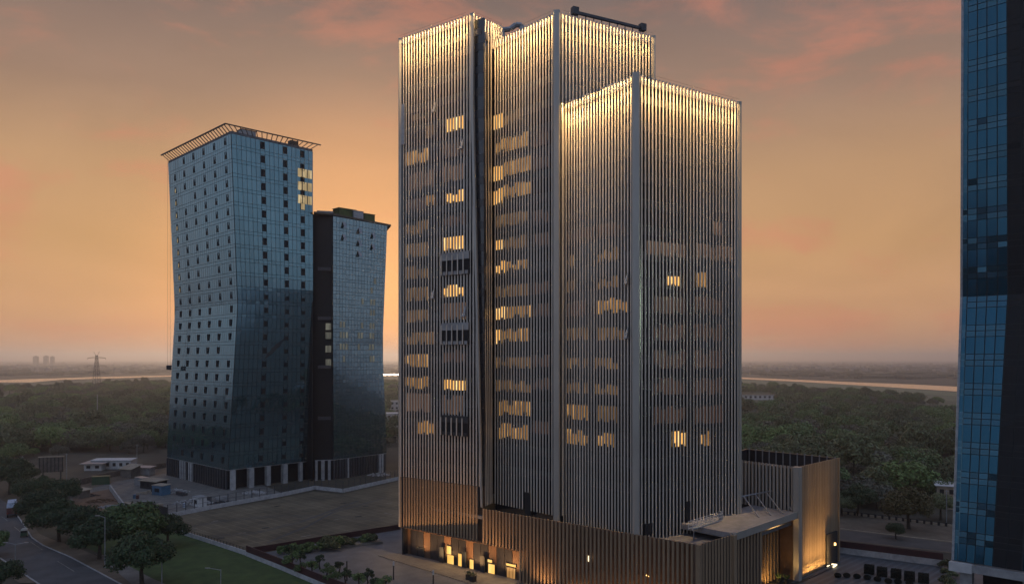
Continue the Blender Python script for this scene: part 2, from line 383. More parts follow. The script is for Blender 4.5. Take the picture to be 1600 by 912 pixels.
for (x0, y0, x1, y1) in ((2, 806, 12, 813), (22, 822, 34, 832), (48, 846, 66, 858), (90, 876, 116, 892)):
    a, b = G(x0, y0, 0.026), G(x1, y1, 0.026); n = (b - a).cross(Vector((0, 0, 1))).normalized() * 0.07
    g.sheet([a - n, b - n, b + n, a + n])
structure('lane_marking', g, M['paint'])
g = Geo()   # worn bay lines on the lot
for (x0, y0, x1, y1) in ((372, 833.5, 384, 831), (604, 786, 614, 784.5), (600, 800.5, 612, 803), (520, 812, 530, 810), (470, 838, 486, 835), (330, 815, 341, 812.5), (300, 826, 309, 824)):
    a, b = G(x0, y0, 0.048), G(x1, y1, 0.048); n = (b - a).cross(Vector((0, 0, 1))).normalized() * 0.12
    g.sheet([a - n, b - n, b + n, a + n])
structure('bay_marking', g, M['paint'])
for k0, px in enumerate((((300, 822), (360, 812), (430, 806), (520, 806), (600, 812)), ((420, 846), (480, 822), (520, 800), (600, 778)), ((330, 838), (400, 832), (470, 815), (560, 782)))):
    g = Geo()      # tyre tracks worn into the dust
    for o_ in (-.8, .8):
        q = [Vector((p.x, p.y + o_ * 1.2, .053 + k0 * .004)) for p in gs(px, 0)]
        for a, b in zip(q, q[1:]):
            n = (b - a).cross(Vector((0, 0, 1))).normalized() * .16; g.sheet([a - n, b - n, b + n, a + n])
    structure('tyre_track', g, M['asphalt'])
g = Geo()   # striped paving of the plaza
for i in range(16):
    a = G(1306 + i * 13, 866 + i * 1.6, 0.07); dv = Vector((-0.72, -0.69, 0)) * 26; n = Vector((0.7, -0.72, 0)) * 0.28
    g.sheet([a - n, a - n + dv, a + n + dv, a + n])
tag(part('paving_strip', g, M['plaza_l']), None, None, None, 'structure')

# ------------------------------------------------------------------ main bronze-finned tower
A = P(624, 157); B = P(737, 145.5); ZL = 105.4
def dirn(a, b): return (b - a).normalized()
def nrm(a, b):          # outward normal of a face seen with a on the left, b on the right
    d = b - a; return Vector((d.y, -d.x, 0)).normalized()
V = P(770, 149.2); CC = P(870, 136.6); F = P(1022, 146.9); ZM = 101.7
VR = P(786, 151.4)
Dc = P(994, 123.2); E = P(1156, 136.8); DL = P(878, 138.0); ZD = 85.7
PA = Vector(A); pd = Vector((1.208, -1, 0)).normalized()
PF = P(1092, 114.8)     # podium front corner
ZP = 12.2
PR = P(1146, 121.3)     # podium right corner
W1 = P(1246, 138.6); W2 = P(1310, 151.7); W0 = P(1151, 149.2); ZW = 20.4
tower = thing('office_tower', 'tall office tower clad in golden bronze vertical fins with lit crown and glowing windows', 'office tower', (0, 145, 0))
fin_cache = {}
def fin_mesh(h, w, dp, key):
    k = (round(h, 2), w, dp, key)
    if k not in fin_cache:
        g = Geo(); c = w * 0.28
        poly = [(-w / 2, dp), (w / 2, dp), (w / 2, c), (w / 2 - c, 0), (-w / 2 + c, 0), (-w / 2, c)]
        poly = [(x, y) for x, y in poly]
        g.prism(poly, 0, h)
        me = g.mesh('fin', [M[key], M['fin_side_shade']])      # pale face, flanks coloured dark to stand in for shade in the gaps
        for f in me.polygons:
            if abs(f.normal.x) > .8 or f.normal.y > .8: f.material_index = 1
        fin_cache[k] = me
    return fin_cache[k]
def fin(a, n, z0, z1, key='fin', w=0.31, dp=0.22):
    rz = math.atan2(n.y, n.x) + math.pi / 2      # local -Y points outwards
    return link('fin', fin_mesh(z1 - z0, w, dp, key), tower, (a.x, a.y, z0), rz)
def px_t(a, b, x):      # parameter on ground line a->b that projects to image column x
    u = (x - 800) / FPX; d = b - a
    return (u * a.y - a.x) / (d.x - u * d.y)
def back(a, b, z0, z1, m='tower_glass', inset=0.75, name='back_wall', thick=0.35):
    n = nrm(a, b); p, q = a - n * inset, b - n * inset
    g = Geo(); g.slab4((p.x, p.y, z0), (q.x, q.y, z0), (q.x, q.y, z1), (p.x, p.y, z1), -n * thick)
    return part(name, g, M[m], tower)
def fins(a, b, z0, z1, n, key='fin', w=0.31, skip=()):
    nn = nrm(a, b)
    for i in range(n):
        if i in skip: continue
        t = (i + 0.5) / n
        fin(a.lerp(b, t), nn, z0, z1, key, w)
FLOOR = 4.22
def bands(a, b, z0, z1, m='spandrel', inset=0.70):
    n = nrm(a, b); p, q = a - n * inset, b - n * inset
    z = z0
    while z + 1.6 < z1:
        g = Geo(); g.slab4((p.x, p.y, z), (q.x, q.y, z), (q.x, q.y, z + 1.5), (p.x, p.y, z + 1.5), -n * 0.2)
        part('spandrel', g, M[m], tower); z += FLOOR
# --- left volume
crease_x = lambda y: 737 if y < 160 else 737 + (y - 160) * 15 / 635
Bb = A + dirn(A, B) * ((B - A).length * px_t(A, B, 752))
ztr = ZY(160, B.y)
nA = nrm(A, B)
nL = 25
pitch = (B - A).length / nL
k = 0
while True:
    p = A + dirn(A, B) * (pitch * (k + 0.4)); k += 1
    xpx = 800 + FPX * p.x / p.y
    if xpx > 751: break
    top = ZL if xpx < 735.5 else ZY(160 + (xpx - 737) / 15 * 635, p.y)
    fin(p, nA, 16.0, top)
# lower, wider bronze fins of the left face
for i in range(27):
    p = A + dirn(A, B) * (pitch * (i + 0.4))
    if 800 + FPX * p.x / p.y > 753: break
    fin(p, nA, 5.7, 15.9, 'fin_low', 0.46)
back(A, Bb, 16.0, ZL - 1.2); bands(A, Bb, 18.0, ZL - 3)
back(A, Bb, 5.7, 16.0, 'bronze_panel', 0.72)
# return face, twisted between the slanted crease and the valley
nR = nrm(B, VR)
for i in range(7):
    f = (i + 0.75) / 7.3
    bot = Bb.lerp(V, f); top = B.lerp(V, f)
    mid_t = top
    g = Geo(); dx = dirn(B, VR) * 0.14
    z0, zt = 12.0, ZL
    nn = nR * 0.2
    q0 = [bot - dx, bot + dx, bot + dx - nn, bot - dx - nn]; q1 = [top - dx, top + dx, top + dx - nn, top - dx - nn]
    qm = [a.lerp(b, 1.0) for a, b in zip(q0, q1)]
    ring = lambda q, z: [Vector((p.x, p.y, z)) for p in q]
    g.hexa(ring(q0, z0), ring(qm, ztr)); 
    g2 = Geo(); g2.hexa(ring(q0, z0), ring(qm, ztr)); g2.hexa(ring(qm, ztr + 0.002), ring(q1, zt))
    fo = part('fin', g2, [M['fin'], M['fin_side_shade']], tower)
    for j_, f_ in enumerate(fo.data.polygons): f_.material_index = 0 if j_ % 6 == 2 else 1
for i in range(6):
    fin(V.lerp(VR, (i + 0.4) / 6), nR, ZM - 1.5, ZL, 'fin', 0.30)
g = Geo(); o = -nR * 0.55
g.slab4(Bb + o + Vector((0, 0, 12)), V + o + Vector((0, 0, 12)), V + o + Vector((0, 0, ztr)), B + o + Vector((0, 0, ztr)), -nR * 0.3)
g.slab4(B + o + Vector((0, 0, ztr)), V + o + Vector((0, 0, ztr)), V + o + Vector((0, 0, ZL - 1.2)), B + o + Vector((0, 0, ZL - 1.2)), -nR * 0.3)
g.slab4(V + o + Vector((0, 0, ZM - 2)), VR + o + Vector((0, 0, ZM - 2)), VR + o + Vector((0, 0, ZL - 1.2)), V + o + Vector((0, 0, ZL - 1.2)), -nR * 0.3)
part('back_wall', g, M['tower_glass'], tower)
# crease trim: bevelled blade along the fold
g = Geo(); e1 = dirn(A, B)
def blade(p, z, w): return [p - e1 * w * 0.3 + nA * 0.12 + Vector((0, 0, z)), p + e1 * w * 0.45 + Vector((0, 0, z)), p + e1 * w * 0.45 - nA * 0.3 + Vector((0, 0, z)), p - e1 * w * 0.3 - nA * 0.6 + Vector((0, 0, z))]
g.hexa(blade(Bb, 12.2, 0.35), blade(B, ztr, 0.7)); g.hexa(blade(B, ztr, 0.7), blade(B, ZL, 0.9))
part('corner_trim', g, M['corner'], tower)
# --- middle + right tall volume
fins(V + dirn(V, CC) * 0.2, CC - dirn(V, CC) * 0.9, 12.0, ZM, 21)
back(V, CC, 10.5, ZM - 1.2); bands(V + dirn(V, CC) * 0.3, CC, 18.0, ZM - 3)
fins(CC + dirn(CC, F) * 0.9, F, 12.0, ZM, 28)
back(CC, F, 10.5, ZM - 1.2); bands(CC, F, 60.0, ZM - 3)
def column(name, c, z0, z1, w, rz, m='corner', bev=0.25):
    g = Geo(); h = w / 2; b = h * bev
    poly = [(-h + b, -h), (h - b, -h), (h, -h + b), (h, h - b), (h - b, h), (-h + b, h), (-h, h - b), (-h, -h + b)]
    ca, sa = math.cos(rz), math.sin(rz)
    g.prism([(c.x + x * ca - y * sa, c.y + x * sa + y * ca) for x, y in poly], z0, z1)
    return part(name, g, M[m], tower)
column('corner_column', CC - Vector((0, -0.1, 0)), 10.5, ZM + 0.1, 1.15, R(-10))
column('corner_column', Dc + Vector((0, 0.15, 0)), 10.5, ZD + 0.1, 1.2, R(-10))
column('corner_column', F, 10.5, ZM, 0.45, R(20)); column('corner_column', E, 10.5, ZD, 0.5, R(20))
column('corner_column', A, 5.7, ZL, 0.35, R(20))
# --- lower block
fins(DL, Dc - dirn(DL, Dc) * 0.9, 10.5, ZD, 24)
back(DL, Dc, 10.5, ZD - 1.2); bands(DL + dirn(DL, Dc) * 0.5, Dc, 18.0, ZD - 3)
fins(Dc + dirn(Dc, E) * 0.9, E, 10.5, ZD, 30)
back(Dc, E, 10.5, ZD - 1.2); bands(Dc, E, 18.0, ZD - 3)
nE = nrm(Dc, E)
g = Geo()   # vertical slot on the lower block's right face
pS = Dc.lerp(E, px_t(Dc, E, 1079)) - nE * 0.5
g.slab4(pS + Vector((-.55, -.36, 12)), pS + Vector((.55, .36, 12)), pS + Vector((.55, .36, ZD - 2)), pS + Vector((-.55, -.36, ZD - 2)), -nE * 0.2)
part('slot', g, M['void'], tower)
# backs and roofs
back2 = Vector((0.10, 1, 0)).normalized() * 20
ins = lambda p, c: (p + (c - p).normalized() * 0.9)
cl_ = (A + B) / 2 + Vector((8, 14, 0)); cm_ = (CC + F) / 2 + Vector((-4, 10, 0)); cd_ = (Dc + E) / 2 + Vector((-3, 8, 0))
A2 = A + Vector((13, 16, 0)); B2 = VR + Vector((10, 10, 0)); F2 = F + Vector((-11, 17, 0)); E2 = E + Vector((-9, 13, 0))
g = Geo(); g.prism([ins(p, cl_) for p in (A, Bb, V, B2, A2)], ZL - 4.2, ZL - 3.0)
g.prism([ins(p, cm_) for p in (V, CC, F, F2, B2)], ZM - 4.2, ZM - 3.0)
g.prism([ins(p, cd_) for p in (DL, Dc, E, E2)], ZD - 4.2, ZD - 3.0)
part('roof_slab', g, M['roof'], tower)
for a, b, z, n in ((F, F2, ZM, 24), (F2, B2, ZM, 20), (B2, A2, ZL, 24), (A2, A, ZL, 26), (E, E2, ZD, 20)):
    back(a, b, 0, z - 1.2)
    g = Geo(); nn = nrm(a, b)
    for i in range(n):
        p = a.lerp(b, (i + 0.5) / n)
        g.box((p.x, p.y, (12 + z) / 2), (0.36, 0.42, z - 12), math.atan2(nn.y, nn.x) + math.pi / 2)
    part('rear_fins', g, M['fin'], tower, 'stuff')
# crown lights: slim washers on the parapets that graze down the fins
def area(name, loc, direction, sx, sy, power, col, parent, along=None, spread=180):
    l = bpy.data.lights.new(name, 'AREA'); l.shape = 'RECTANGLE'; l.size = sx; l.size_y = sy; l.energy = power; l.color = col
    l.spread = R(spread)
    o = bpy.data.objects.new(name, l); C.objects.link(o)
    z = -Vector(direction).normalized()
    x = Vector(along).normalized() if along is not None else z.orthogonal()
    y = z.cross(x).normalized(); x = y.cross(z)
    o.matrix_world = Matrix.Translation(Vector(loc)) @ Matrix((x, y, z)).transposed().to_4x4()
    if parent is not None:
        mw = o.matrix_world.copy(); o.parent = parent
        o.matrix_parent_inverse = Matrix.Translation(WLOC[parent.name]).inverted(); o.matrix_world = mw
        o.matrix_basis = mw
    return o
def crown(a, b, z, power, outr=0.75):
    n = nrm(a, b); ln = (b - a).length; mid = (a + b) / 2
    g = Geo(); p = mid + n * outr
    rz = math.atan2((b - a).y, (b - a).x)
    g.box((p.x, p.y, z + 0.04), (ln * 0.92, 0.022, 0.022), rz)
    for f in (0.1, 0.5, 0.9):
        q = a.lerp(b, f); g.box((q.x + n.x * outr / 2, q.y + n.y * outr / 2, z - 0.02), (0.03, outr, 0.02), rz)
    part('crown_washer', g, M['dark_steel'], tower)
    area('crown_light', (p.x, p.y, z), Vector((0, 0, -1)) - n * 0.30, ln * 0.93, 0.05, power * .45, (1.0, 0.64, 0.25), tower, b - a, 120)
    area('crown_spot', (p.x, p.y, z - 0.01), Vector((0, 0, -1)) - n * 0.12, ln * 0.93, 0.05, power * 1.25, (1.0, 0.62, 0.25), tower, b - a, 34)
CROWN = 1800
crown(A, B, ZL, CROWN * 1.2); crown(B, VR, ZL, CROWN * 0.22, 0.6); crown(V, CC, ZM, CROWN); crown(CC, F, ZM, CROWN * 1.0)
crown(DL, Dc, ZD, CROWN * 1.1); crown(Dc, E, ZD, CROWN * 1.2)
# --- windows
def window(a, b, x0, x1, y0, y1, m, name='lit_window', inset=0.70):
    n = nrm(a, b); a_, b_ = a - n * inset, b - n * inset
    t0, t1 = px_t(a_, b_, x0), px_t(a_, b_, x1); p, q = a_.lerp(b_, t0), a_.lerp(b_, t1)
    d = (p.y + q.y) / 2; zt, zb = ZY(y0, d), ZY(y1, d)
    fr = Geo(); ln = (q - p).length; mid = (p + q) / 2; rz = math.atan2((q - p).y, (q - p).x)
    w = Geo(); w.box((0, 0, (zt - zb) / 2), (ln, 0.06, zt - zb), 0)
    o = link(name, w.mesh(name, M[m]), tower, (mid.x + n.x * .06, mid.y + n.y * .06, zb), rz)
    k = max(1, round(ln / 1.55)); fg = Geo()
    for i in range(k + 1): fg.box((-ln / 2 + ln * i / k, -0.05, (zt - zb) / 2), (0.07, 0.06, zt - zb), 0)
    for i in range(int(ln * 1.1)):      # desks, cabinets and people-high clutter against the panes
        if random.random() < .55: fg.box((random.uniform(-ln / 2 + .3, ln / 2 - .3), -0.045, (hh := random.uniform(.2, .7)) / 2), (random.uniform(.3, 1.1), 0.03, hh), 0)
    for i in range(k):                  # part lowered blinds
        if random.random() < .35: fg.box((-ln / 2 + ln * (i + .5) / k, -0.042, zt - zb - (hh := random.uniform(.2, .9)) / 2), (ln / k, 0.02, hh), 0)
    fo = bpy.data.objects.new('frame', fg.mesh('frame', M['mullion'])); C.objects.link(fo); fo.parent = o
    return o
LW = [  # left face
 (697, 725, 184, 204, 'lit_hi'), (665, 681, 196, 215, 'lit_dim'), (645, 665, 178, 187, 'lit_dim'), (633, 671, 235, 256, 'lit_mid'), (638, 680, 268, 296, 'lit_pink'),
 (691, 725, 258, 283, 'lit_pink'), (666, 681, 305, 321, 'lit_mid'), (697, 725, 298, 316, 'lit_hi'), (632, 670, 346, 366, 'lit_dim'), (632, 670, 380, 401, 'lit_dim'),
 (632, 670, 415, 435, 'lit_dim'), (632, 670, 449, 470, 'lit_dim'), (692, 725, 370, 390, 'lit_hi'), (692, 725, 445, 463, 'lit_hi'), (691, 729, 473, 499, 'lit_pink'),
 (628, 679, 519, 538, 'lit_dim'), (632, 670, 553, 573, 'lit_mid'), (632, 670, 587, 607, 'lit_mid'), (634, 673, 614, 643, 'lit_pink'), (695, 728, 590, 609, 'lit_hi'),
 (634, 671, 310, 329, 'lit_brown'), (634, 671, 484, 503, 'lit_dim'), (693, 728, 224, 244, 'lit_brown'), (693, 728, 334, 353, 'lit_brown'), (693, 728, 546, 566, 'lit_brown'),
 (691, 724, 617, 647, 'lit_pink'), (654, 680, 657, 678, 'lit_mid')]
for w in LW: window(A, Bb, *w[:4], w[4])
MW = [(772, 787, 179, 201, 'lit_hi'), (788, 815, 173, 192, 'lit_dim'), (775, 825, 213, 235, 'lit_mid'), (772, 786, 259, 282, 'lit_hi'), (787, 830, 249, 271, 'lit_mid'), (772, 786, 295, 319, 'lit_hi'), (787, 830, 285, 307, 'lit_mid'),
 (774, 825, 333, 352, 'lit_dim'), (774, 786, 370, 390, 'lit_hi'), (787, 824, 369, 388, 'lit_dim'), (774, 790, 408, 427, 'lit_hi'), (791, 824, 407, 421, 'lit_mid'), (776, 828, 445, 463, 'lit_dim'),
 (775, 790, 479, 499, 'lit_hi'), (791, 832, 478, 496, 'lit_mid'), (775, 784, 515, 537, 'lit_hi'), (785, 828, 513, 533, 'lit_mid'), (776, 830, 558, 575, 'lit_dim'), (776, 830, 594, 612, 'lit_dim'),
 (781, 784, 627, 649, 'lit_hi'), (785, 829, 626, 648, 'lit_mid'), (781, 784, 662, 685, 'lit_hi'), (785, 826, 662, 685, 'lit_mid')]
for y_ in (214, 250, 334, 370, 446, 480, 560, 596, 664): MW.append((833, 860, y_ - 6, y_ + 13, 'lit_brown'))
for w in MW: window(V, CC, *w[:4], w[4])
for y0, y1 in ((261, 284), (301, 321), (370, 392), (409, 424), (445, 460), (478, 500), (520, 542), (629, 649), (669, 691)):
    xc = crease_x(y0); n = nR
    f0, f1 = 0.45, 0.85
    yy = (y0 + y1) / 2; s = min(1, max(0, (yy - 160) / 635))
    p, q = B.lerp(Bb, s).lerp(V, f0) - n * 0.5, B.lerp(Bb, s).lerp(V, f1) - n * 0.5
    d = (p.y + q.y) / 2; g = Geo(); zb, zt = ZY(y1, d), ZY(y0, d)
    g.slab4((p.x, p.y, zb), (q.x, q.y, zb), (q.x, q.y, zt), (p.x, p.y, zt), -n * 0.05)
    part('lit_window', g, M['lit_hi' if y0 not in (409, 445) else 'lit_mid'], tower)
DW = [(884, 930, 357, 375, 'lit_brown'), (935, 975, 347, 366, 'lit_brown'), (884, 898, 399, 416, 'lit_dim'), (933, 968, 388, 407, 'lit_dim'), (884, 900, 439, 456, 'lit_dim'), (932, 967, 432, 450, 'lit_dim'), (932, 982, 465, 489, 'lit_mid'), (884, 916, 470, 493, 'lit_brown'),
 (884, 919, 512, 531, 'lit_dim'), (933, 977, 511, 531, 'lit_dim'), (884, 906, 559, 575, 'lit_dim'), (913, 919, 555, 574, 'lit_dim'), (931, 966, 559, 576, 'lit_dim'), (884, 906, 595, 614, 'lit_dim'), (913, 919, 594, 614, 'lit_dim'), (931, 966, 600, 616, 'lit_dim'),
 (884, 919, 632, 655, 'lit_mid'), (935, 965, 634, 659, 'lit_dim'), (885, 919, 671, 694, 'lit_mid'), (935, 960, 676, 697, 'lit_mid')]
for w in DW: window(DL, Dc, *w[:4], w[4])
EW = [(1010, 1072, 379, 400, 'lit_pink'), (1086, 1146, 383, 406, 'lit_pink'), (1042, 1063, 424, 446, 'lit_hi'), (1086, 1103, 425, 448, 'lit_mid'), (1114, 1128, 347, 367, 'lit_pink')]
for y0, y1 in ((464, 490), (506, 532), (547, 575), (590, 616), (634, 661)):
    EW += [(1021, 1072, y0, y1, 'lit_brown'), (1085, 1127, y0, y1, 'lit_brown')]
EW += [(1050, 1071, 673, 697, 'lit_hi'), (1093, 1110, 673, 696, 'lit_mid')]
for w in EW: window(Dc, E, *w[:4], w[4])
# open service balconies in the left face
def balcony(x0, x1, y0, y1, pale):
    n = nA; a_, b_ = A + n * 0.10, B + n * 0.10
    p, q = a_.lerp(b_, px_t(a_, b_, x0)), a_.lerp(b_, px_t(a_, b_, x1)); d = (p.y + q.y) / 2
    zt, zb = ZY(y0, d), ZY(y1, d); mid = (p + q) / 2; ln = (q - p).length; rz = math.atan2((q - p).y, (q - p).x); h = zt - zb
    g = Geo(); g.box((mid.x - n.x * .1, mid.y - n.y * .1, zb + h / 2), (ln, 0.5, h), rz)
    o = part('service_opening', g, M['void'], tower)
    mm = M['concrete' if pale else 'spandrel']; f = mid + n * 0.17
    g = Geo(); g.box((f.x, f.y, zt - h * 0.17), (ln, 0.2, h * 0.34), rz); l = part('lintel', g, mm, o)
    for i in range(5):
        c = p.lerp(q, (i + 0.5) / 5) + n * 0.17
        g = Geo(); g.box((c.x, c.y, zb + h * 0.08), (ln / 5 * 0.55, 0.2, h * 0.16), rz); part('sill', g, mm, o)
        c = p.lerp(q, (i + 0.02) / 5) + n * 0.32
        g = Geo(); g.box((c.x, c.y, zb + h * 0.45), (0.22, 0.12, h * 0.9), rz); part('mullion', g, M['fin'], o)
balcony(691, 734, 394, 429, True); balcony(691, 733, 504, 538, True); balcony(690, 732, 649, 680, False)
g = Geo(); p = A.lerp(B, px_t(A, B, 631)) + nA * 0.2    # unfinished pale panel near the top left corner
rzA = math.atan2((B - A).y, (B - A).x)
g.box((p.x, p.y, (ZY(163, p.y) + ZY(226, p.y)) / 2), (0.85, 0.2, ZY(163, p.y) - ZY(226, p.y)), rzA); part('cladding_panel', g, M['steel'], tower)
# tilted open vents between the fins
for (a, b, x, y) in ((A, Bb, 723, 225), (A, Bb, 678, 458), (A, Bb, 727, 486), (DL, Dc, 981, 434), (DL, Dc, 981, 519), (A, Bb, 680, 168)):
    n = nrm(a, b); p = a.lerp(b, px_t(a, b, x)); z = ZY(y, p.y); e = dirn(a, b)
    g = Geo(); q = p + n * 0.12
    g.hexa([q - e * .5 + Vector((0, 0, z - 1)), q + e * .3 + Vector((0, 0, z - 1)), q + e * .3 + n * .5 + Vector((0, 0, z - 1)), q - e * .5 + n * .5 + Vector((0, 0, z - 1))],
           [q + e * .2 + Vector((0, 0, z + 1)), q + e * .3 + Vector((0, 0, z + 1)), q + e * .3 + n * .05 + Vector((0, 0, z + 1)), q + e * .2 + n * .05 + Vector((0, 0, z + 1))])
    part('vent', g, M['steel'], tower)
# hatch openings low on the fins
for (a, b, x0, x1, y0, y1) in ((V, CC, 820, 829, 768, 803), (Dc, E, 1007, 1019, 818, 836), (Dc, E, 1072, 1078, 783, 820)):
    n = nrm(a, b); p, q = a.lerp(b, px_t(a, b, x0)) + n * .1, a.lerp(b, px_t(a, b, x1)) + n * .1; g = Geo(); d = p.y
    z0, z1 = max(10.6, ZY(y1, d)), ZY(y0, d)
    g.slab4((p.x, p.y, z0), (q.x, q.y, z0), (q.x, q.y, z1), (p.x, p.y, z1), -n * 0.7); part('hatch', g, M['void'], tower)

# --- podium
nP = nrm(A, PF); tE = px_t(A, PF, 811)
pe = A.lerp(PF, tE); p0 = A.lerp(PF, px_t(A, PF, 752))
lnP = (PF - p0).length; nn_ = round(lnP / 0.80)
for i in range(nn_):
    p = p0.lerp(PF, (i + 0.5) / nn_)
    xp = 800 + FPX * p.x / p.y
    fin(p, nP, 5.7 if xp < 811 else 0.1, ZP, 'fin_low', 0.42)
back(p0, PF, 5.7, ZP - 0.3, 'bronze_panel', 0.8); back(pe, PF, 0, 5.68, 'bronze_panel', 0.85)
nQ = nrm(PF, PR)
for i in range(11): fin(PF.lerp(PR, (i + 0.7) / 11.4), nQ, 0.1, ZP, 'fin_low', 0.5)
back(PF, PR, 0, ZP - 0.3, 'bronze_panel', 0.6)
column('corner_column', PF, 0, ZP, 0.8, R(-40), 'fin_low')
column('corner_column', PR, 0, ZP, 0.9, R(-40), 'fin_low')
PE = PR.lerp(W1, (px_t(PR, W1, 1192)))
for i in range(9): fin(PR.lerp(PE, (i + 0.7) / 9.2), nQ, 0.1, ZP - 0.6, 'fin_low', 0.42)
back(PR, PE, 0, ZP - 0.6, 'bronze_panel', 0.6)
# podium terrace and canopy
g = Geo(); g.prism([A - nP * 1.2, PF - nP * 1.0 - nQ * 0.6, PR - nQ * 1.0, W1 - nQ * 1, W0, E2, F2, A2], 9.9, 10.5)
part('terrace', g, M['roof'], tower)
c_ = Vector((-0.66, 0.75, 0))
c0 = PR + nQ * 0.15; c1 = W1 + nQ * 0.15 - dirn(PR, W1) * 0.4
g = Geo(); g.prism([c0, c1, c1 + c_ * 9.0, c0 + c_ * 10.5], 11.5, 12.4); part('canopy', g, M['canopy'], tower)
g = Geo(); g.box(((c0.x + c1.x) / 2, (c0.y + c1.y) / 2, 11.9), ((c1 - c0).length, 0.25, 1.15), math.atan2((c1 - c0).y, (c1 - c0).x)); part('canopy_fascia', g, M['corner'], tower)
q0, q1 = PF - nP * 1 + c_ * 5, PR - nQ * .8
g = Geo(); g.box((P(1055, 121).x, 121.0, 10.75), (7, 0.4, 0.5), R(-42)); part('skylight_kerb', g, M['tan'], tower)
g = Geo(); g.box((P(1092, 118.5).x, 118.6, 10.7), (1.9, 1.5, 0.2), R(-40)); part('skylight', g, M['plaza_l'], tower)
# steel braces on the canopy
tr0, tr1 = P(1150, 139.5, ZY(777, 139.5)), P(1217, 144.5, ZY(764, 144.5))
g = Geo(); g.tube(tr0, tr1, 0.16); part('brace_rail', g, M['steel'], tower)
for (xa, xb, yb) in ((1161, 1186, 808), (1179, 1205, 805), (1196, 1223, 802), (1216, 1238, 798)):
    f = (xa - 1150) / 67; a = tr0.lerp(tr1, f); b = P(xb, 27.6 * 1200 / (yb - 560), 12.4)
    g = Geo(); g.tube(a, b, 0.13); part('brace', g, M['steel'], tower)
g = Geo(); g.slab4(tr0.lerp(tr1, .96), P(1238, 139, 12.4), P(1236, 141, 12.4), tr1, (0, 0.1, 0)); part('brace_panel', g, M['void'], tower)
# --- wing with entrance
n0 = nrm(W0, W1); n2 = nrm(W1, W2)
fins(W0, W1 - dirn(W0, W1) * 0.8, 12.0, ZW, 16, 'corner', 0.5); back(W0, W1, 0, ZW - 0.4, 'spandrel', 0.6)
fins(W1 + dirn(W1, W2) * 0.6, W2, 0.15, ZW, 24, 'fin_low', 0.55); back(W1, W2, 0, ZW - 0.4, 'bronze_panel', 0.5)
column('corner_column', W1, 0.1, ZW + 0.1, 1.3, R(-42), 'corner')
column('corner_column', W2, 0.1, ZW, 0.5, R(-42), 'fin_low')
W3 = W2 + Vector((-13.5, 15.5, 0)); W4 = W0 + Vector((-4, 5, 0))
back(W2, W3, 0, ZW, 'spandrel', 0.2); back(W3, W4, 0, ZW, 'spandrel', 0.2)
g = Geo(); g.prism([W1 - n2 * 1 - n0 * 1, W2 - n2 * 1, W3, W4, W0 - n0], ZW - 3.6, ZW - 3.0); part('wing_roof', g, M['roof'], tower)
for i in range(13):      # pale posts inside the far parapet
    p = W2.lerp(W3, (i + 0.3) / 13) - nrm(W2, W3) * 0.5
    g = Geo(); g.box((p.x, p.y, ZW - 1.35), (0.22, 0.22, 3.2), R(-40)); part('parapet_post', g, M['concrete'], tower)
for i in range(3):
    p = W0.lerp(W1, 0.15) - n0 * (3 + i * 2.2); g = Geo(); g.box((p.x, p.y, ZW - 2.2), (3.4, 1.3, 1.7), R(-40 + i * 4)); part('rooftop_unit', g, M['steel'], tower)
# entrance recess under the canopy
eb0, eb1 = PE + c_ * 3.2, W1 + c_ * 3.6
g = Geo(); g.slab4((eb0.x, eb0.y, 0), (eb1.x, eb1.y, 0), (eb1.x, eb1.y, 11.4), (eb0.x, eb0.y, 11.4), c_ * 0.3); part('entrance_wall', g, M['bronze_panel'], tower)
g = Geo(); g.slab4((W1.x, W1.y, 0), (eb1.x, eb1.y, 0), (eb1.x, eb1.y, 11.4), (W1.x, W1.y, 11.4), -dirn(PR, W1) * 0.3); part('entrance_side', g, M['bronze_panel'], tower)
for i in range(7):
    p = eb0.lerp(eb1, 0.3 + 0.1 * i) - c_ * 0.3; g = Geo(); g.box((p.x, p.y, 5.7), (0.32, 0.3, 11.3), R(45)); part('entrance_fin', g, M['fin_low'], tower)
p = eb0.lerp(eb1, 0.14) - c_ * 0.1; rz = math.atan2((eb1 - eb0).y, (eb1 - eb0).x)
g = Geo(); g.box((p.x, p.y, 5.2), (1.7, 0.1, 10.2), rz); part('entrance_glass', g, M['lit_dim'], tower)
g = Geo(); g.box((p.x, p.y, 10.9), (1.9, 0.5, 0.35), rz); part('entrance_lamp', g, M['amber'], tower)
g = Geo(); g.box((p.x, p.y, 1.3), (1.2, 0.2, 2.4), rz); part('entrance_door', g, M['void'], tower)
mid = eb0.lerp(eb1, 0.5) - c_ * 1.4
area('entrance_light', (mid.x, mid.y, 11.2), (0.1, 0.1, -1), 4.0, 1.2, 260, (1.0, 0.56, 0.18), tower, eb1 - eb0)
area('entrance_uplight', (mid.x, mid.y, 0.3), Vector((0.3, 0.5, 1)), 4.5, 0.2, 320, (1.0, 0.56, 0.16), tower, eb1 - eb0)
mid = W1.lerp(W2, 0.42) + n2 * 1.1
area('wall_washer_light', (mid.x, mid.y, 0.25), Vector((0, 0, 1)) - n2 * 0.30, 10.5, 0.08, 520, (1.0, 0.58, 0.18), tower, W2 - W1, 120)
area('wall_washer_spot', (mid.x, mid.y, 0.26), Vector((0, 0, 1)) - n2 * 0.13, 10.5, 0.08, 700, (1.0, 0.58, 0.2), tower, W2 - W1, 40)
g = Geo(); g.box((mid.x, mid.y, 0.14), (10.6, 0.2, 0.16), math.atan2((W2 - W1).y, (W2 - W1).x)); part('wall_washer', g, M['dark_steel'], tower)
a_, b_ = W1.lerp(W2, 0.66), W1.lerp(W2, 0.93); m_ = (a_ + b_) / 2 + n2 * 0.1
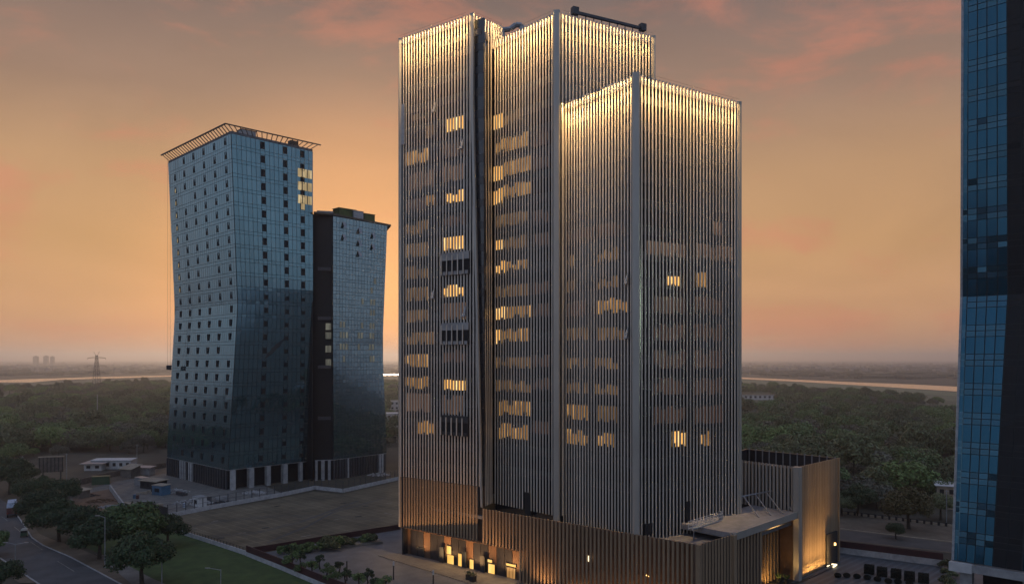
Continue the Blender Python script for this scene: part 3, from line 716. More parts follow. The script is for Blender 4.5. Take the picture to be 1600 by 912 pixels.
g = Geo(); g.box((m_.x, m_.y, 3.2), ((b_ - a_).length, 0.5, 6.2), math.atan2((b_ - a_).y, (b_ - a_).x)); pt = part('portal', g, M['void'], tower)
g = Geo(); q = m_ + n2 * 0.4 + dirn(a_, b_) * 0.9; g.box((q.x, q.y, 4.0), (0.3, 0.2, 0.5), 0); part('wall_lamp', g, M['amber'], tower)
# ground floor lobby under the hanging fins
lob0 = A - nP * 1.3; lob1 = A.lerp(PF, tE + 0.02) - nP * 1.3
gl = round((lob1 - lob0).length / 1.9)
for i in range(gl):
    a_, b_ = lob0.lerp(lob1, i / gl), lob0.lerp(lob1, (i + 0.95) / gl); g = Geo()
    g.slab4((a_.x, a_.y, 0.1), (b_.x, b_.y, 0.1), (b_.x, b_.y, 5.6), (a_.x, a_.y, 5.6), -nP * 0.08); part('lobby_panel', g, M['spandrel' if i % 3 else 'bronze_panel'], tower)
g = Geo(); a_, b_ = lob0 - nP * .3, lob1 - nP * .3; g.slab4((a_.x, a_.y, 0), (b_.x, b_.y, 0), (b_.x, b_.y, 5.7), (a_.x, a_.y, 5.7), -nP * 0.3); part('lobby_wall', g, M['mullion'], tower)
g = Geo(); g.prism([A, A.lerp(PF, tE), lob1 - nP * 1, lob0 - nP], 5.62, 5.72); part('soffit', g, M['bronze_panel'], tower)
def lob(x): return lob0.lerp(lob1, px_t(lob0, lob1, x)) + nP * 0.06
def door(x0, x1, y0, y1, m='door_lit'):
    p, q = lob(x0), lob(x1); d = (p.y + q.y) / 2; zb, zt = max(0.12, ZY(y1, d)), min(5.5, ZY(y0, d)); g = Geo()
    g.slab4((p.x, p.y, zb), (q.x, q.y, zb), (q.x, q.y, zt), (p.x, p.y, zt), -nP * 0.06); o = part('lit_doorway', g, M[m], tower)
    fr = Geo(); rz = math.atan2((q - p).y, (q - p).x)
    for e in (p, q): fr.box((e.x, e.y, (zb + zt) / 2), (0.1, 0.2, zt - zb), rz)
    m2 = (p + q) / 2; fr.box((m2.x, m2.y, zt), ((q - p).length, 0.2, 0.1), rz); part('frame', fr, M['mullion'], o)
    return o
for a_ in ((698, 706, 852, 866), (699, 710, 866, 886), (716, 724, 864, 889), (734, 741, 873, 893), (762, 770, 873, 878), (763, 774, 880, 902), (791, 807, 880, 884)): door(*a_)
door(792, 806, 886, 912, 'lit_mid'); door(652, 663, 855, 874, 'tower_glass')
for x in (693, 728, 757):
    p = lob(x) + nP * 0.5; g = Geo(); g.box((p.x, p.y, 1.7), (1.1, 0.12, 3.0), R(-40)); part('door_leaf', g, M['mullion'], tower)
for x, pw in ((704, 70), (735, 45), (768, 60), (800, 45)):
    p = lob(x) + nP * 0.25; area('doorway_light', (p.x, p.y, 2.4), nP - Vector((0, 0, .25)), 1.6, 2.4, pw, (1.0, 0.62, 0.24), tower, dirn(A, PF))
for x, pw in ((735, 800), (785, 760), (850, 150), (650, 620), (690, 720)):     # spots let into the forecourt, washing the hanging fins
    p = A.lerp(PF, px_t(A, PF, x)) + nP * 1.7; area('forecourt_uplight', (p.x, p.y, 0.35), Vector((0, 0, 1)) - nP * 0.35, 3.0, 0.3, pw, (1.0, 0.52, 0.2), tower, dirn(A, PF), 110)
for x, pw, z in ((960, 70, 0.6), (1005, 130, 0.8), (1040, 80, 0.6), (1070, 60, 0.6), (905, 50, 0.6)):
    p = A.lerp(PF, px_t(A, PF, x)) - nP * 0.42; area('podium_uplight', (p.x, p.y, z), (0, 0, 1), 5.0, 0.4, pw * 4, (1.0, 0.50, 0.16), tower, dirn(A, PF))
for x, y in ((1009.5, 898), (1013.5, 899.5)):
    p = A.lerp(PF, px_t(A, PF, x)) - nP * 0.1; g = Geo(); g.box((p.x, p.y, ZY(y, p.y)), (0.12, 0.12, 0.12), 0); part('spot_lamp', g, M['amber'], tower)
for x in (919,):
    p = A.lerp(PF, px_t(A, PF, x)) - nP * 0.1; g = Geo(); z = ZY(868 if x < 900 else 872, p.y); g.box((p.x, p.y, z), (0.10, 0.2, 0.9), 0); part('strip_lamp', g, M['lamp'], tower)
# roof equipment
def site_box(name, label, cat, x, d, z, sz, rz, m, group=None):
    g = Geo(); c = P(x, d, z); g.box((c.x, c.y, z + sz[2] / 2), sz, rz); o = part(name, g, M[m]); return tag(o, label, cat, group)
gantry = thing('roof_gantry', 'long grey cleaning gantry along the top right roof edge of the finned tower', 'gantry', tuple(P(950, 143.5, ZM - 3)))
a_, b_ = P(896, 139.5, ZM + 1.2), P(1006, 147.2, ZM + 1.4)
g = Geo(); g.tube(a_, b_, 0.34, n=4); g.tube(a_ + Vector((0, .6, .5)), b_ + Vector((0, .6, .5)), 0.12, n=4); part('rail', g, M['dark_steel'], gantry)
for f in (0.02, 0.98):
    c = a_.lerp(b_, f); g = Geo(); g.box((c.x, c.y, c.z + .2), (1.2, 1.0, 1.3), R(25)); part('end_carriage', g, M['dark_steel'], gantry)
for i in range(9):
    c = a_.lerp(b_, (i + 0.5) / 9); g = Geo(); g.tube((c.x, c.y, ZM - 3), c, 0.1, n=5); part('support', g, M['dark_steel'], gantry)
duct = thing('rooftop_duct', 'blue grey bent duct poking above the roof notch of the finned tower', 'duct', tuple(P(800, 156, ZM - 3)))
pts = [P(784, 156, ZM - 3), P(785, 156, ZY(47, 156)), P(797, 156, ZY(46, 156)), P(806, 156, ZY(39, 156)), P(815, 156, ZY(40, 156)), P(817, 156, ZM - 3)]
g = Geo()
for a_, b_ in zip(pts, pts[1:]): g.tube(a_, b_, 0.55, n=8)
part('pipe', g, M['steel'], duct); g = Geo(); g.box((P(800, 156).x, 156, ZM - 1.8), (4.5, 2.4, 2.4), R(10)); part('plant_box', g, M['steel'], duct)
# cleaning cradle on the terrace
cr = thing('window_cleaning_cradle', 'white railed cleaning cradle parked on the podium terrace', 'cradle', tuple(P(1102, 127, 10.5)))
a_, b_ = P(1079, 124, 12.3), P(1126, 131, 12.3); e = dirn(a_, b_); s_ = Vector((-e.y, e.x, 0)) * 0.4
for zz in (0.3, 0.85, 1.4):
    for sg in (1, -1):
        g = Geo(); g.tube(a_ + s_ * sg + Vector((0, 0, zz)), b_ + s_ * sg + Vector((0, 0, zz)), 0.05, n=5); part('rail', g, M['house'], cr)
for i in range(8):
    for sg in (1, -1):
        c = a_.lerp(b_, i / 7) + s_ * sg; g = Geo(); g.tube(c, c + Vector((0, 0, 1.4)), 0.045, n=5); part('post', g, M['house'], cr)
g = Geo(); c = (a_ + b_) / 2; g.box((c.x, c.y, 12.5), ((b_ - a_).length, 0.8, 0.12), math.atan2(e.y, e.x)); part('deck', g, M['steel'], cr)
g = Geo(); g.box((b_.x, b_.y, 13.2), (0.6, 0.7, 1.6), 0); part('winch', g, M['steel'], cr)
for c in (a_.lerp(b_, .1), a_.lerp(b_, .9)):
    g = Geo(); g.tube((c.x, c.y, 10.5), (c.x, c.y, 12.5), 0.08, n=5); part('leg', g, M['steel'], cr)

# ------------------------------------------------------------------ glass towers on the left
def facade(parent, EL, ER, zs, nc, m_pane, skip=None, gap=0.05, jit=0.012, name='glass_panels'):
    """panes as a joined skin with real joints; skip(i,j)->True leaves the cell open"""
    g = Geo(); rnd = random.Random(5)
    for i in range(len(zs) - 1):
        z0, z1 = zs[i] + gap, zs[i + 1] - gap
        for j in range(nc):
            if skip and skip(i, j): continue
            u0, u1 = (j + 0.04) / nc, (j + 0.96) / nc
            pts = []
            for u, z in ((u0, z0), (u1, z0), (u1, z1), (u0, z1)):
                pts.append(EL(z).lerp(ER(z), u))
            n = (pts[1] - pts[0]).cross(pts[3] - pts[0]).normalized()
            tx, tz = rnd.gauss(0, jit), rnd.gauss(0, jit)
            q = [p + n * (0.10 + s1 * tx + s2 * tz) for p, (s1, s2) in zip(pts, ((-1, -1), (1, -1), (1, 1), (-1, 1)))]
            g.sheet(q)
    return part(name, g, m_pane, parent, 'stuff')
def edge_poly(keys):    # keys: (px x, depth, z)
    ks = [(z, P(x, d, z)) for x, d, z in keys]
    def f(z):
        for (z0, p0), (z1, p1) in zip(ks, ks[1:]):
            if z <= z1 or (z1, p1) == ks[-1]:
                return p0.lerp(p1, (z - z0) / (z1 - z0))
    return f
T1Z0, T1Z1 = 6.2, 107.5
zf = 56.0
eL = edge_poly([(261, 264, T1Z0), (273.5, 268, zf), (263, 266, T1Z1)])
eG = edge_poly([(356.5, 233.2, T1Z0), (371.5, 234, zf), (361, 230.5, T1Z1)])
eR = edge_poly([(487.5, 254.8, T1Z0), (489, 251.0, 64.0), (488.5, 251, T1Z1)])
def eGr(z):      # front corner as seen by the right face: its lower half leans in towards the base
    p = eG(z); return p
gt = thing('glass_tower', 'tall unfinished blue grey glass tower with slatted roof brim and pinched waist', 'glass tower', tuple(P(360, 245)))
FL1 = 4.22
zs = []
z = T1Z0
while z < T1Z1 - 3.5:
    zs += [z, z + 1.05]; z += FL1
zs.append(T1Z1)
wl_cols = {2: 0, 9: 1, 14: 2, 19: 3, 24: 4, 29: 5}
def skipL(i, j): return i % 2 == 1 and j in (3, 8, 13, 18, 23, 28) and not ((i * 7 + j * 13) % 23 == 0)

for a, b, nm in ((eL, eG, 'l'), (eG, eR, 'r')):
    g = Geo(); K = [T1Z0, 30, zf, 64, 85, T1Z1]
    for z0, z1 in zip(K, K[1:]):
        p = [a(z0), b(z0), b(z1), a(z1)]; n = (p[1] - p[0]).cross(p[3] - p[0]).normalized()
        g.slab4(*[q - n * 0.12 for q in p], -n * 0.4)
    part('curtain_wall', g, M['mullion'], gt)
facade(gt, eL, eG, zs, 31, M['glass_a'], jit=.0025); facade(gt, eG, eR, zs, 18, M['glass_a'], jit=.0025)
def win_mesh(w, h, m):
    g = Geo()
    g.box((0, 0.0, h / 2), (w, 0.04, h), 0, 0)
    for x in (-w / 2, w / 2): g.box((x, -0.06, h / 2), (0.08, 0.2, h), 0, 1)
    for z_ in (0.04, h - 0.04): g.box((0, -0.06, z_), (w, 0.2, 0.08), 0, 1)
    return g.mesh('window', [M[m], M['mullion']])
wm = {('d', 1): win_mesh(0.95, 2.1, 'void'), ('l', 1): win_mesh(0.95, 2.1, 'lit_pale'), ('d', 2): win_mesh(1.25, 2.2, 'void'), ('l', 2): win_mesh(1.5, 2.2, 'lit_pale')}
for i in range(1, len(zs) - 1, 2):
    for j in (3, 8, 13, 18, 23, 28):
        if not skipL(i, j): continue
        zz = zs[i] + 0.55; p = eL(zz).lerp(eG(zz), (j + 0.5) / 31); n = nrm(eL(zz), eG(zz))
        lit = j == 3 and 25 < i < 44
        link('window', wm[('l' if lit else 'd', 1)], gt, tuple(p + n * 0.15), math.atan2(n.y, n.x) + math.pi / 2)
    for j in (6, 11, 15):
        zz = zs[i] + 0.55; p = eG(zz).lerp(eR(zz), (j + 0.5) / 18); n = nrm(eG(zz), eR(zz))
        lit = j == 15 and i in (39,)
        link('window', wm[('l' if lit else 'd', 2)], gt, tuple(p + n * 0.15), math.atan2(n.y, n.x) + math.pi / 2)
# open top right corner bays: glowing panels stand in for sky through the frame
for k_, zz in enumerate((T1Z1 - 17.5, T1Z1 - 13.2, T1Z1 - 9.0)):
    a_ = eG(zz).lerp(eR(zz), 0.80); b_ = eG(zz).lerp(eR(zz), 0.985); n = nrm(a_, b_); g = Geo()
    g.slab4(a_ + n * .2, b_ + n * .2, b_ + n * .2 + Vector((0, 0, 2.7)), a_ + n * .2 + Vector((0, 0, 2.7)), -n * 0.1); bay = part('sky_glow_bay', g, M['lit_pale'], gt)
    for f in (0.3, 0.65): 
        c = a_.lerp(b_, f) + n * .25; g = Geo(); g.box((c.x, c.y, zz + 1.35), (0.25, 0.15, 2.7), R(45)); part('mullion', g, M['mullion'], bay)
# back, roof and slatted brim
bk = [eL(T1Z1), eG(T1Z1), eR(T1Z1), eR(T1Z1) + Vector((-33, 34, 0))]
g = Geo(); g.prism([(p.x, p.y) for p in bk], T1Z1 + 0.05, T1Z1 + 0.8); part('roof', g, M['roof'], gt)
g = Geo()
for a, b in ((eR(60), bk[3]), (bk[3], eL(60))):
    n = nrm(a, b); g.slab4((a.x, a.y, 0), (b.x, b.y, 0), (b.x, b.y, T1Z1), (a.x, a.y, T1Z1), -n * 0.4)
part('rear_wall', g, M['core'], gt)
nl, nr_ = nrm(eL(T1Z1), eG(T1Z1)), nrm(eG(T1Z1), eR(T1Z1))
o0, o1, o2 = eL(T1Z1) + nl * 2.4, eG(T1Z1) + nl * 2.0 + nr_ * 0.5, eR(T1Z1) + nr_ * 1.2 + dirn(eG(80), eR(80)) * 2.2
zb = T1Z1 + 0.9
g = Geo()
zo = zb + 1.5
for a, b in ((o0, o1), (o1, o2)): g.tube((a.x, a.y, zo), (b.x, b.y, zo), 0.26, n=4)
part('brim_edge', g, M['rib'], gt)
for i in range(26):
    f = (i + 0.5) / 26; a = o0.lerp(o1, f); b = eL(T1Z1).lerp(eG(T1Z1), f); g = Geo()
    g.tube((a.x, a.y, zo), (b.x, b.y, zb - 0.2), 0.15, n=4); part('brim_slat', g, M['rib'], gt)
for i in range(18):
    f = (i + 0.5) / 18; a = o1.lerp(o2, f); b = eG(T1Z1).lerp(eR(T1Z1), f); g = Geo()
    g.tube((a.x, a.y, zo), (b.x, b.y, zb - 0.2), 0.15, n=4); part('brim_slat', g, M['rib'], gt)
# base storey: dark hall behind pale columns
def base(parent, a, b, zt, n, w, m, dark=0.0):
    nn = nrm(a, b)
    g = Geo(); p, q = a - nn * 2.5, b - nn * 2.5
    g.slab4((p.x, p.y, 0), (q.x, q.y, 0), (q.x, q.y, zt), (p.x, p.y, zt), -nn * 0.3); part('base_wall', g, M['void'], parent)
    for i in range(n):
        c = a.lerp(b, (i + 0.25) / n); ww = w * random.uniform(0.7, 1.25)
        h0 = 0 if random.random() > dark else random.uniform(1, 3)
        g = Geo(); g.box((c.x, c.y, (zt + h0) / 2), (ww, ww, zt - h0), math.atan2(nn.y, nn.x)); part('column', g, M[m if random.random() > 0.22 else 'white_wall'], parent)
    g = Geo(); p, q = a - nn * .1, b - nn * .1
    g.slab4((p.x, p.y, zt - 0.02), (q.x, q.y, zt - 0.02), (q.x, q.y, zt + 0.22), (p.x, p.y, zt + 0.22), -nn * 0.5); part('edge_beam', g, M['concrete'], parent)
b0, b1, b2 = [Vector((p.x, p.y, 0)) for p in (eL(T1Z0), eG(T1Z0), eR(T1Z0))]
base(gt, b0, b1, 6.0, 26, 0.55, 'dark_steel'); base(gt, b1, b2, 6.0, 5, 1.3, 'concrete')
# second tower with the dark link
gt2 = thing('glass_tower', 'shorter grey glass tower with green roof plant standing behind the taller one', 'glass tower', tuple(P(560, 262)))
Z20, Z21, zf2 = 6.6, 87.2, 44.0
fK = edge_poly([(521, 254, Z20), (520, 254, zf2), (520, 254, Z21)]); fM = edge_poly([(604, 272, Z20), (597.5, 272, zf2), (605, 273.5, Z21)])
zs2 = []; z = Z20
while z < Z21 - 3.4: zs2 += [z, z + 1.0, z + 2.6]; z += FL1
zs2.append(Z21)
g = Geo()
for z0, z1 in ((Z20, zf2), (zf2, Z21)):
    p = [fK(z0), fM(z0), fM(z1), fK(z1)]; n = (p[1] - p[0]).cross(p[3] - p[0]).normalized(); g.slab4(*[q - n * .12 for q in p], -n * .4)
part('curtain_wall', g, M['mullion'], gt2)
facade(gt2, fK, fM, zs2, 17, M['glass_b'], jit=.002)
lk = [P(474, 254), P(521, 254.6)]; n = nrm(*lk)
g = Geo(); g.slab4((lk[0].x, lk[0].y, 0), (lk[1].x, lk[1].y, 0), (lk[1].x, lk[1].y, Z21 - .3), (lk[0].x, lk[0].y, Z21 + 1), -n * 0.5); part('dark_link', g, M['core'], gt2)
for y in (420, 497, 573, 653):
    d = 251.5; c = P(507, d, ZY(y, d)); g = Geo(); g.box(c, (4.2, 1.0, 1.0), R(15)); part('link_beam', g, M['dark_steel'], gt2)
for y in (510, 524, 545, 566):
    c = P(513, 252.8, ZY(y, 252.8)); g = Geo(); g.box(c, (1.8, 0.6, 2.2), R(15)); part('dim_window', g, M['lit_faint'], gt2)
for (y0, cols) in ((512, (2, 3, 9, 12, 13)), (528, (2, 3, 4, 8, 9, 12, 13)), (546, (2, 3, 4, 8, 12, 13)), (565, (3, 12, 13)), (474, (12, 13, 9)), (491, (12, 13)), (455, (12,)), (440, (13,))):
    for c_i in cols:
        zz = ZY(y0, 260); a_ = fK(zz).lerp(fM(zz), (c_i + .2) / 17); b_ = fK(zz).lerp(fM(zz), (c_i + .8) / 17); nn = nrm(a_, b_); g = Geo()
        g.slab4(a_ + nn * .16, b_ + nn * .16, b_ + nn * .16 + Vector((0, 0, 2)), a_ + nn * .16 + Vector((0, 0, 2)), -nn * .06); part('dim_window', g, M['lit_faint'], gt2)
for (x, y) in ((536, 355), (560, 360), (582, 364), (536, 374), (560, 379), (582, 382), (560, 396)):   # tilted open casements
    zz = ZY(y, 262); u = (x - 520) / 85; p = fK(zz).lerp(fM(zz), u); nn = nrm(fK(zz), fM(zz)); e = dirn(fK(zz), fM(zz)); e.z = 0; g = Geo()
    g.slab4(p + nn * 1.1 - e * .6 + Vector((0, 0, -1)), p + nn * 1.1 + e * .6 + Vector((0, 0, -1)), p + nn * .2 + e * .6 + Vector((0, 0, 1)), p + nn * .2 - e * .6 + Vector((0, 0, 1)), nn * -.05); part('open_casement', g, M['steel'], gt2)
rr = [P(490, 250), P(520, 252.8), P(611, 274.5), P(596, 300), P(500, 285)]
g = Geo(); g.prism([(p.x, p.y) for p in rr], Z21 + 0.05, Z21 + 0.65); part('roof', g, M['rib'], gt2)
a_, b_ = fM(50), P(585, 300); n = nrm(a_, b_); g = Geo(); g.slab4((a_.x, a_.y, 0), (b_.x, b_.y, 0), (b_.x, b_.y, Z21), (a_.x, a_.y, Z21), -n * .4); part('rear_wall', g, M['core'], gt2)
base(gt2, Vector((fK(Z20).x, fK(Z20).y, 0)), Vector((fM(Z20).x, fM(Z20).y, 0)), 6.4, 20, 0.55, 'dark_steel'); base(gt2, P(492, 252.5), P(522, 254), 6.4, 3, 1.0, 'concrete')
# roof plant
def rbox(name, label, cat, x, d, z, sz, rz, mats, group=None):
    c = P(x, d, z); t = thing(name, label, cat, (c.x, c.y, z), group)
    g = Geo(); g.box((c.x, c.y, z + sz[2] / 2 - .06), (sz[0], sz[1], sz[2] - .12), rz); part('housing', g, M[mats[0]], t)
    g = Geo(); g.box((c.x, c.y, z + sz[2]), (sz[0] * 1.08, sz[1] * 1.08, 0.12), rz); part('cover', g, M[mats[1]], t); return t
rbox('stair_head', 'pale stair head box on the taller glass tower roof', 'roof box', 385, 240, T1Z1 + .8, (4.6, 3.5, 2.6), R(45), ('concrete', 'rib'))
rbox('lift_motor', 'small dark machine on the taller glass tower roof edge', 'machine', 458, 247, T1Z1 + .8, (2.6, 2, 1.4), R(45), ('rib', 'dark_steel'))
rbox('cooling_unit', 'long green sheeted roof unit on the shorter glass tower', 'roof unit', 538, 262, Z21 + .65, (6.5, 4, 2.9), R(45), ('greennet', 'greennet'))
rbox('cooling_unit', 'pale steel roof unit between green sheets on the shorter glass tower', 'roof unit', 556, 264, Z21 + .65, (4, 3.2, 2.6), R(45), ('steel', 'steel'))
rbox('cooling_unit', 'small green roof unit at the right end of the shorter glass tower', 'roof unit', 573, 268, Z21 + .65, (4.4, 3.5, 2.3), R(45), ('greennet', 'rib'))
rbox('roof_tank', 'low grey tank at the left end of the shorter glass tower roof', 'tank', 508, 257, Z21 + .65, (5, 2.6, 1.2), R(15), ('steel', 'steel'))
sp = thing('suspended_platform', 'small dark suspended work platform hanging at the left glass tower edge', 'work platform', tuple(P(264, 262, ZY(580, 262))))
g = Geo(); c = P(264, 262, ZY(577, 262)); g.box(c, (2.6, .9, .25), R(-45)); part('deck', g, M['dark_steel'], sp)
for s_ in (-1.1, 1.1):
    g = Geo(); g.box((c.x + s_ * .7, c.y - s_ * .7, c.z + .7), (.25, .8, 1.4), R(-45)); part('frame', g, M['dark_steel'], sp)
    g = Geo(); g.tube((c.x + s_ * .7, c.y - s_ * .7, c.z + 1.3), (c.x + s_ * .7, c.y - s_ * .7, T1Z1 + .8), .035, n=4); part('rope', g, M['dark_steel'], sp)

# ------------------------------------------------------------------ deep blue tower at the right edge
bt = thing('blue_glass_tower', 'deep blue glass tower with dark core strip cut by the right edge', 'glass tower', tuple(P(1560, 105)))
zB, zF, zT = 11.2, ZY(463, 112), 108.0
fl = edge_poly([(1489, 110, zB), (1502.5, 113.0, zF), (1505, 109.5, zT)])
ex = Vector((0.72, -0.69, 0))
def fs(z):       # left edge of the dark strip
    p = fl(z); x = (1551 + (1575 - 1551) * (z - zB) / (zF - zB)) if z < zF else 1575 - 2 * (z - zF) / (zT - zF)
    u = (x - 800) / FPX; t = (u * p.y - p.x) / (ex.x - u * ex.y); return p + ex * t
def fe(z): return fs(z) + ex * (3.4)
def ff(z): return fs(z) + ex * (16)
def row(EL, ER, z0, z1, j0, j1, nm, m, cnt, stuff=None):
    pts = []
    for u, z in ((j0 + .012, z0 + .05), (j1 - .012, z0 + .05), (j1 - .012, z1 - .05), (j0 + .012, z1 - .05)): pts.append(EL(z).lerp(ER(z), u))
    n = (pts[1] - pts[0]).cross(pts[3] - pts[0]).normalized(); tx, tz = random.gauss(0, .011), random.gauss(0, .011)
    q = [p + n * (.12 + s1 * tx + s2 * tz) for p, (s1, s2) in zip(pts, ((-1, -1), (1, -1), (1, 1), (-1, 1)))]
    if stuff is not None: stuff.slab4(*q, -n * .04)
    else:
        g = Geo(); g.slab4(*q, -n * .04); part(nm, g, M[m], bt)
cols = [0, 0.13, 0.345, 0.56, 0.785, 1.0]
far1, far2, strip = Geo(), Geo(), Geo()
z = zB; npan = 0
rowsz = []
for seg0, seg1 in ((zB, zF), (zF, zT)):
    nf = max(1, round((seg1 - seg0) / 4.35)); fh = (seg1 - seg0) / nf
    for i in range(nf):
        b_ = seg0 + i * fh; rowsz += [(b_, b_ + fh * .6, 1), (b_ + fh * .6, b_ + fh * .8, 2), (b_ + fh * .8, b_ + fh, 2)]
for z0, z1, kk in rowsz:
    for j in range(5):
        vis = z0 < 92
        if vis: row(fl, fs, z0, z1, cols[j], cols[j + 1], 'glass_panel', 'glass_r' if kk == 1 else 'glass_r2', npan); npan += 1
        else: row(fl, fs, z0, z1, cols[j], cols[j + 1], '', '', 0, far1 if kk == 1 else far2)
    for j in range(9): row(fe, ff, z0, z1, j / 9, (j + 1) / 9, '', '', 0, far1 if kk == 1 else far2)
    for j in range(2): row(fs, fe, z0, z1, j / 2, (j + 1) / 2, '', '', 0, strip)
part('upper_panels', far1, M['glass_r'], bt, 'stuff'); part('upper_spandrels', far2, M['glass_r2'], bt, 'stuff'); part('core_strip', strip, M['core'], bt, 'stuff')
g = Geo()
for z0, z1 in ((zB, zF), (zF, zT)):
    p = [fl(z0), ff(z0), ff(z1), fl(z1)]; n = (p[1] - p[0]).cross(p[3] - p[0]).normalized(); g.slab4(*p, -n * .5)
part('curtain_wall', g, M['mullion'], bt)
g = Geo()
bb = Vector((9, 9, 0))
for z0, z1 in ((zB, zF), (zF, zT)):
    g.slab4(fl(z0) + bb, fl(z0) + Vector((-.02, 0, 0)), fl(z1) + Vector((-.02, 0, 0)), fl(z1) + bb, (.5, -.5, 0))
part('side_wall', g, M['glass_a'], bt)
g = Geo()
for z0, z1 in ((zB, zF), (zF, zT)): g.hexa([p + Vector((0, 0, z0 - p.z)) for p in (fl(z0) + Vector((-.25, -.05, 0)), fl(z0) + ex * .12 + Vector((-.08, -.15, 0)), fl(z0) + ex * .1 + Vector((.1, .3, 0)), fl(z0) + Vector((0, .4, 0)))],
                                         [p + Vector((0, 0, z1 - p.z)) for p in (fl(z1) + Vector((-.25, -.05, 0)), fl(z1) + ex * .12 + Vector((-.08, -.15, 0)), fl(z1) + ex * .1 + Vector((.1, .3, 0)), fl(z1) + Vector((0, .4, 0)))])
part('corner_trim', g, M['steel'], bt)
lz = zB - 0.1
g = Geo(); a_, b_ = fl(zB) + Vector((-.9, -.5, 0)), fl(zB) + ex * 2.4 + Vector((-.5, -.75, 0)); g.prism([a_, b_, b_ + bb, a_ + bb], lz - 1.25, lz); part('ledge', g, M['house'], bt)
g = Geo(); a_, b_ = fl(zB) + ex * 2.42 + Vector((-.4, -.65, 0)), fl(zB) + ex * 24 + Vector((-.4, -.65, 0)); g.prism([a_, b_, b_ + bb, a_ + bb], lz - 1.1, lz - .05); part('ledge', g, M['concrete'], bt)
for t in (1.4, 9, 17):
    c = fl(zB) + ex * t + Vector((.8, .6, 0)); g = Geo(); g.box((c.x, c.y, (lz - 1.26) / 2), (1.5, 1.3, lz - 1.26), R(-44)); part('column', g, M['concrete'], bt)
g = Geo(); a_, b_ = fl(zB) + ex * 3 + bb * .25, fl(zB) + ex * 24 + bb * .25; n = nrm(a_, b_)
g.slab4((a_.x, a_.y, 0), (b_.x, b_.y, 0), (b_.x, b_.y, lz - 1.3), (a_.x, a_.y, lz - 1.3), -n * .3); part('base_wall', g, M['void'], bt)

# ------------------------------------------------------------------ walls and fences
def wall(name, label, cat, pts, h, t, m, cap=None, posts=None):
    """posts = (spacing, height, width, material)"""
    root = thing(name, label, cat, tuple(pts[0]))
    for a, b in zip(pts, pts[1:]):
        n = (b - a).cross(Vector((0, 0, 1))).normalized() * t / 2
        g = Geo(); g.prism([a - n, b - n, b + n, a + n], 0, h); part('wall_panel', g, M[m], root)
        if cap:
            ch, cm = cap; g = Geo(); n2_ = n * 0.6
            g.prism([a - n2_, b - n2_, b + n2_, a + n2_], h, h + ch); part('screen', g, M[cm], root)
        if posts:
            sp_, ph, pw, pm = posts; k_ = max(1, round((b - a).length / sp_))
            for i in range(k_):
                c = a.lerp(b, i / k_); g = Geo(); g.box((c.x, c.y, ph / 2), (pw, pw, ph), math.atan2((b - a).y, (b - a).x)); part('post', g, M[pm], root)
            for hz in (ph * .98, h + (ph - h) * .45):
                g = Geo(); g.tube(a + Vector((0, 0, hz)), b + Vector((0, 0, hz)), 0.04, n=4); part('rail', g, M[pm], root)
    return root
wall('boundary_wall', 'low white wall with dark posts fencing the brown parking lot in front of the glass towers', 'fence', [G(262, 809), G(330, 795), G(440, 775), G(492, 764), G(536, 769), G(580, 759), G(624, 749)], 1.1, 0.3, 'white_wall', posts=(2.6, 3.4, 0.16, 'dark_steel'))
wall('boundary_wall', 'white stained wall with iron railing between the lawn and the parking lot', 'wall', [G(275, 831.5), G(330, 849), G(385, 867)], 0.9, 0.3, 'white_wall', posts=(1.3, 1.5, 0.09, 'black'))
wall('boundary_wall', 'white wall topped by a dark red screen beside the lawn at the bottom', 'wall', [G(385, 868), G(440, 890), G(500, 915.5), G(620, 960)], 0.9, 0.3, 'white_wall', cap=(1.25, 'dark_red'))
wall('red_fence', 'dark red fence between the parking lot and the driveway', 'fence', [G(385, 866), G(440, 857), G(500, 847), G(560, 837.5), G(626, 826.5)], 1.3, 0.12, 'dark_red')
wall('plaza_wall', 'white plaza wall topped by a dark red screen near the right road', 'wall', [G(1300, 862), G(1390, 873.5), G(1474, 884.5)], 1.25, 0.35, 'white_wall', cap=(1.3, 'dark_red'))
wall('yard_wall', 'grey block wall slanting through the construction yard', 'wall', [G(172, 765), G(184, 782), G(197, 800)], 1.6, 0.4, 'concrete')
wall('yard_wall', 'long dark block wall behind the construction yard', 'wall', [G(108, 762), G(150, 750), G(190, 742), G(262, 729)], 1.8, 0.3, 'brickish')
wall('hoarding', 'dark hoarding in front of the construction yard near the lot corner', 'hoarding', [G(214, 795), G(238, 799), G(262, 806)], 2.2, 0.15, 'black')
wall('kerb_wall', 'broken line of pale kerb stones along the far side of the right road', 'kerb', [G(1305, 801), G(1390, 811), G(1490, 823)], 0.55, 0.4, 'tan', posts=(1.6, 0.9, 0.5, 'black'))

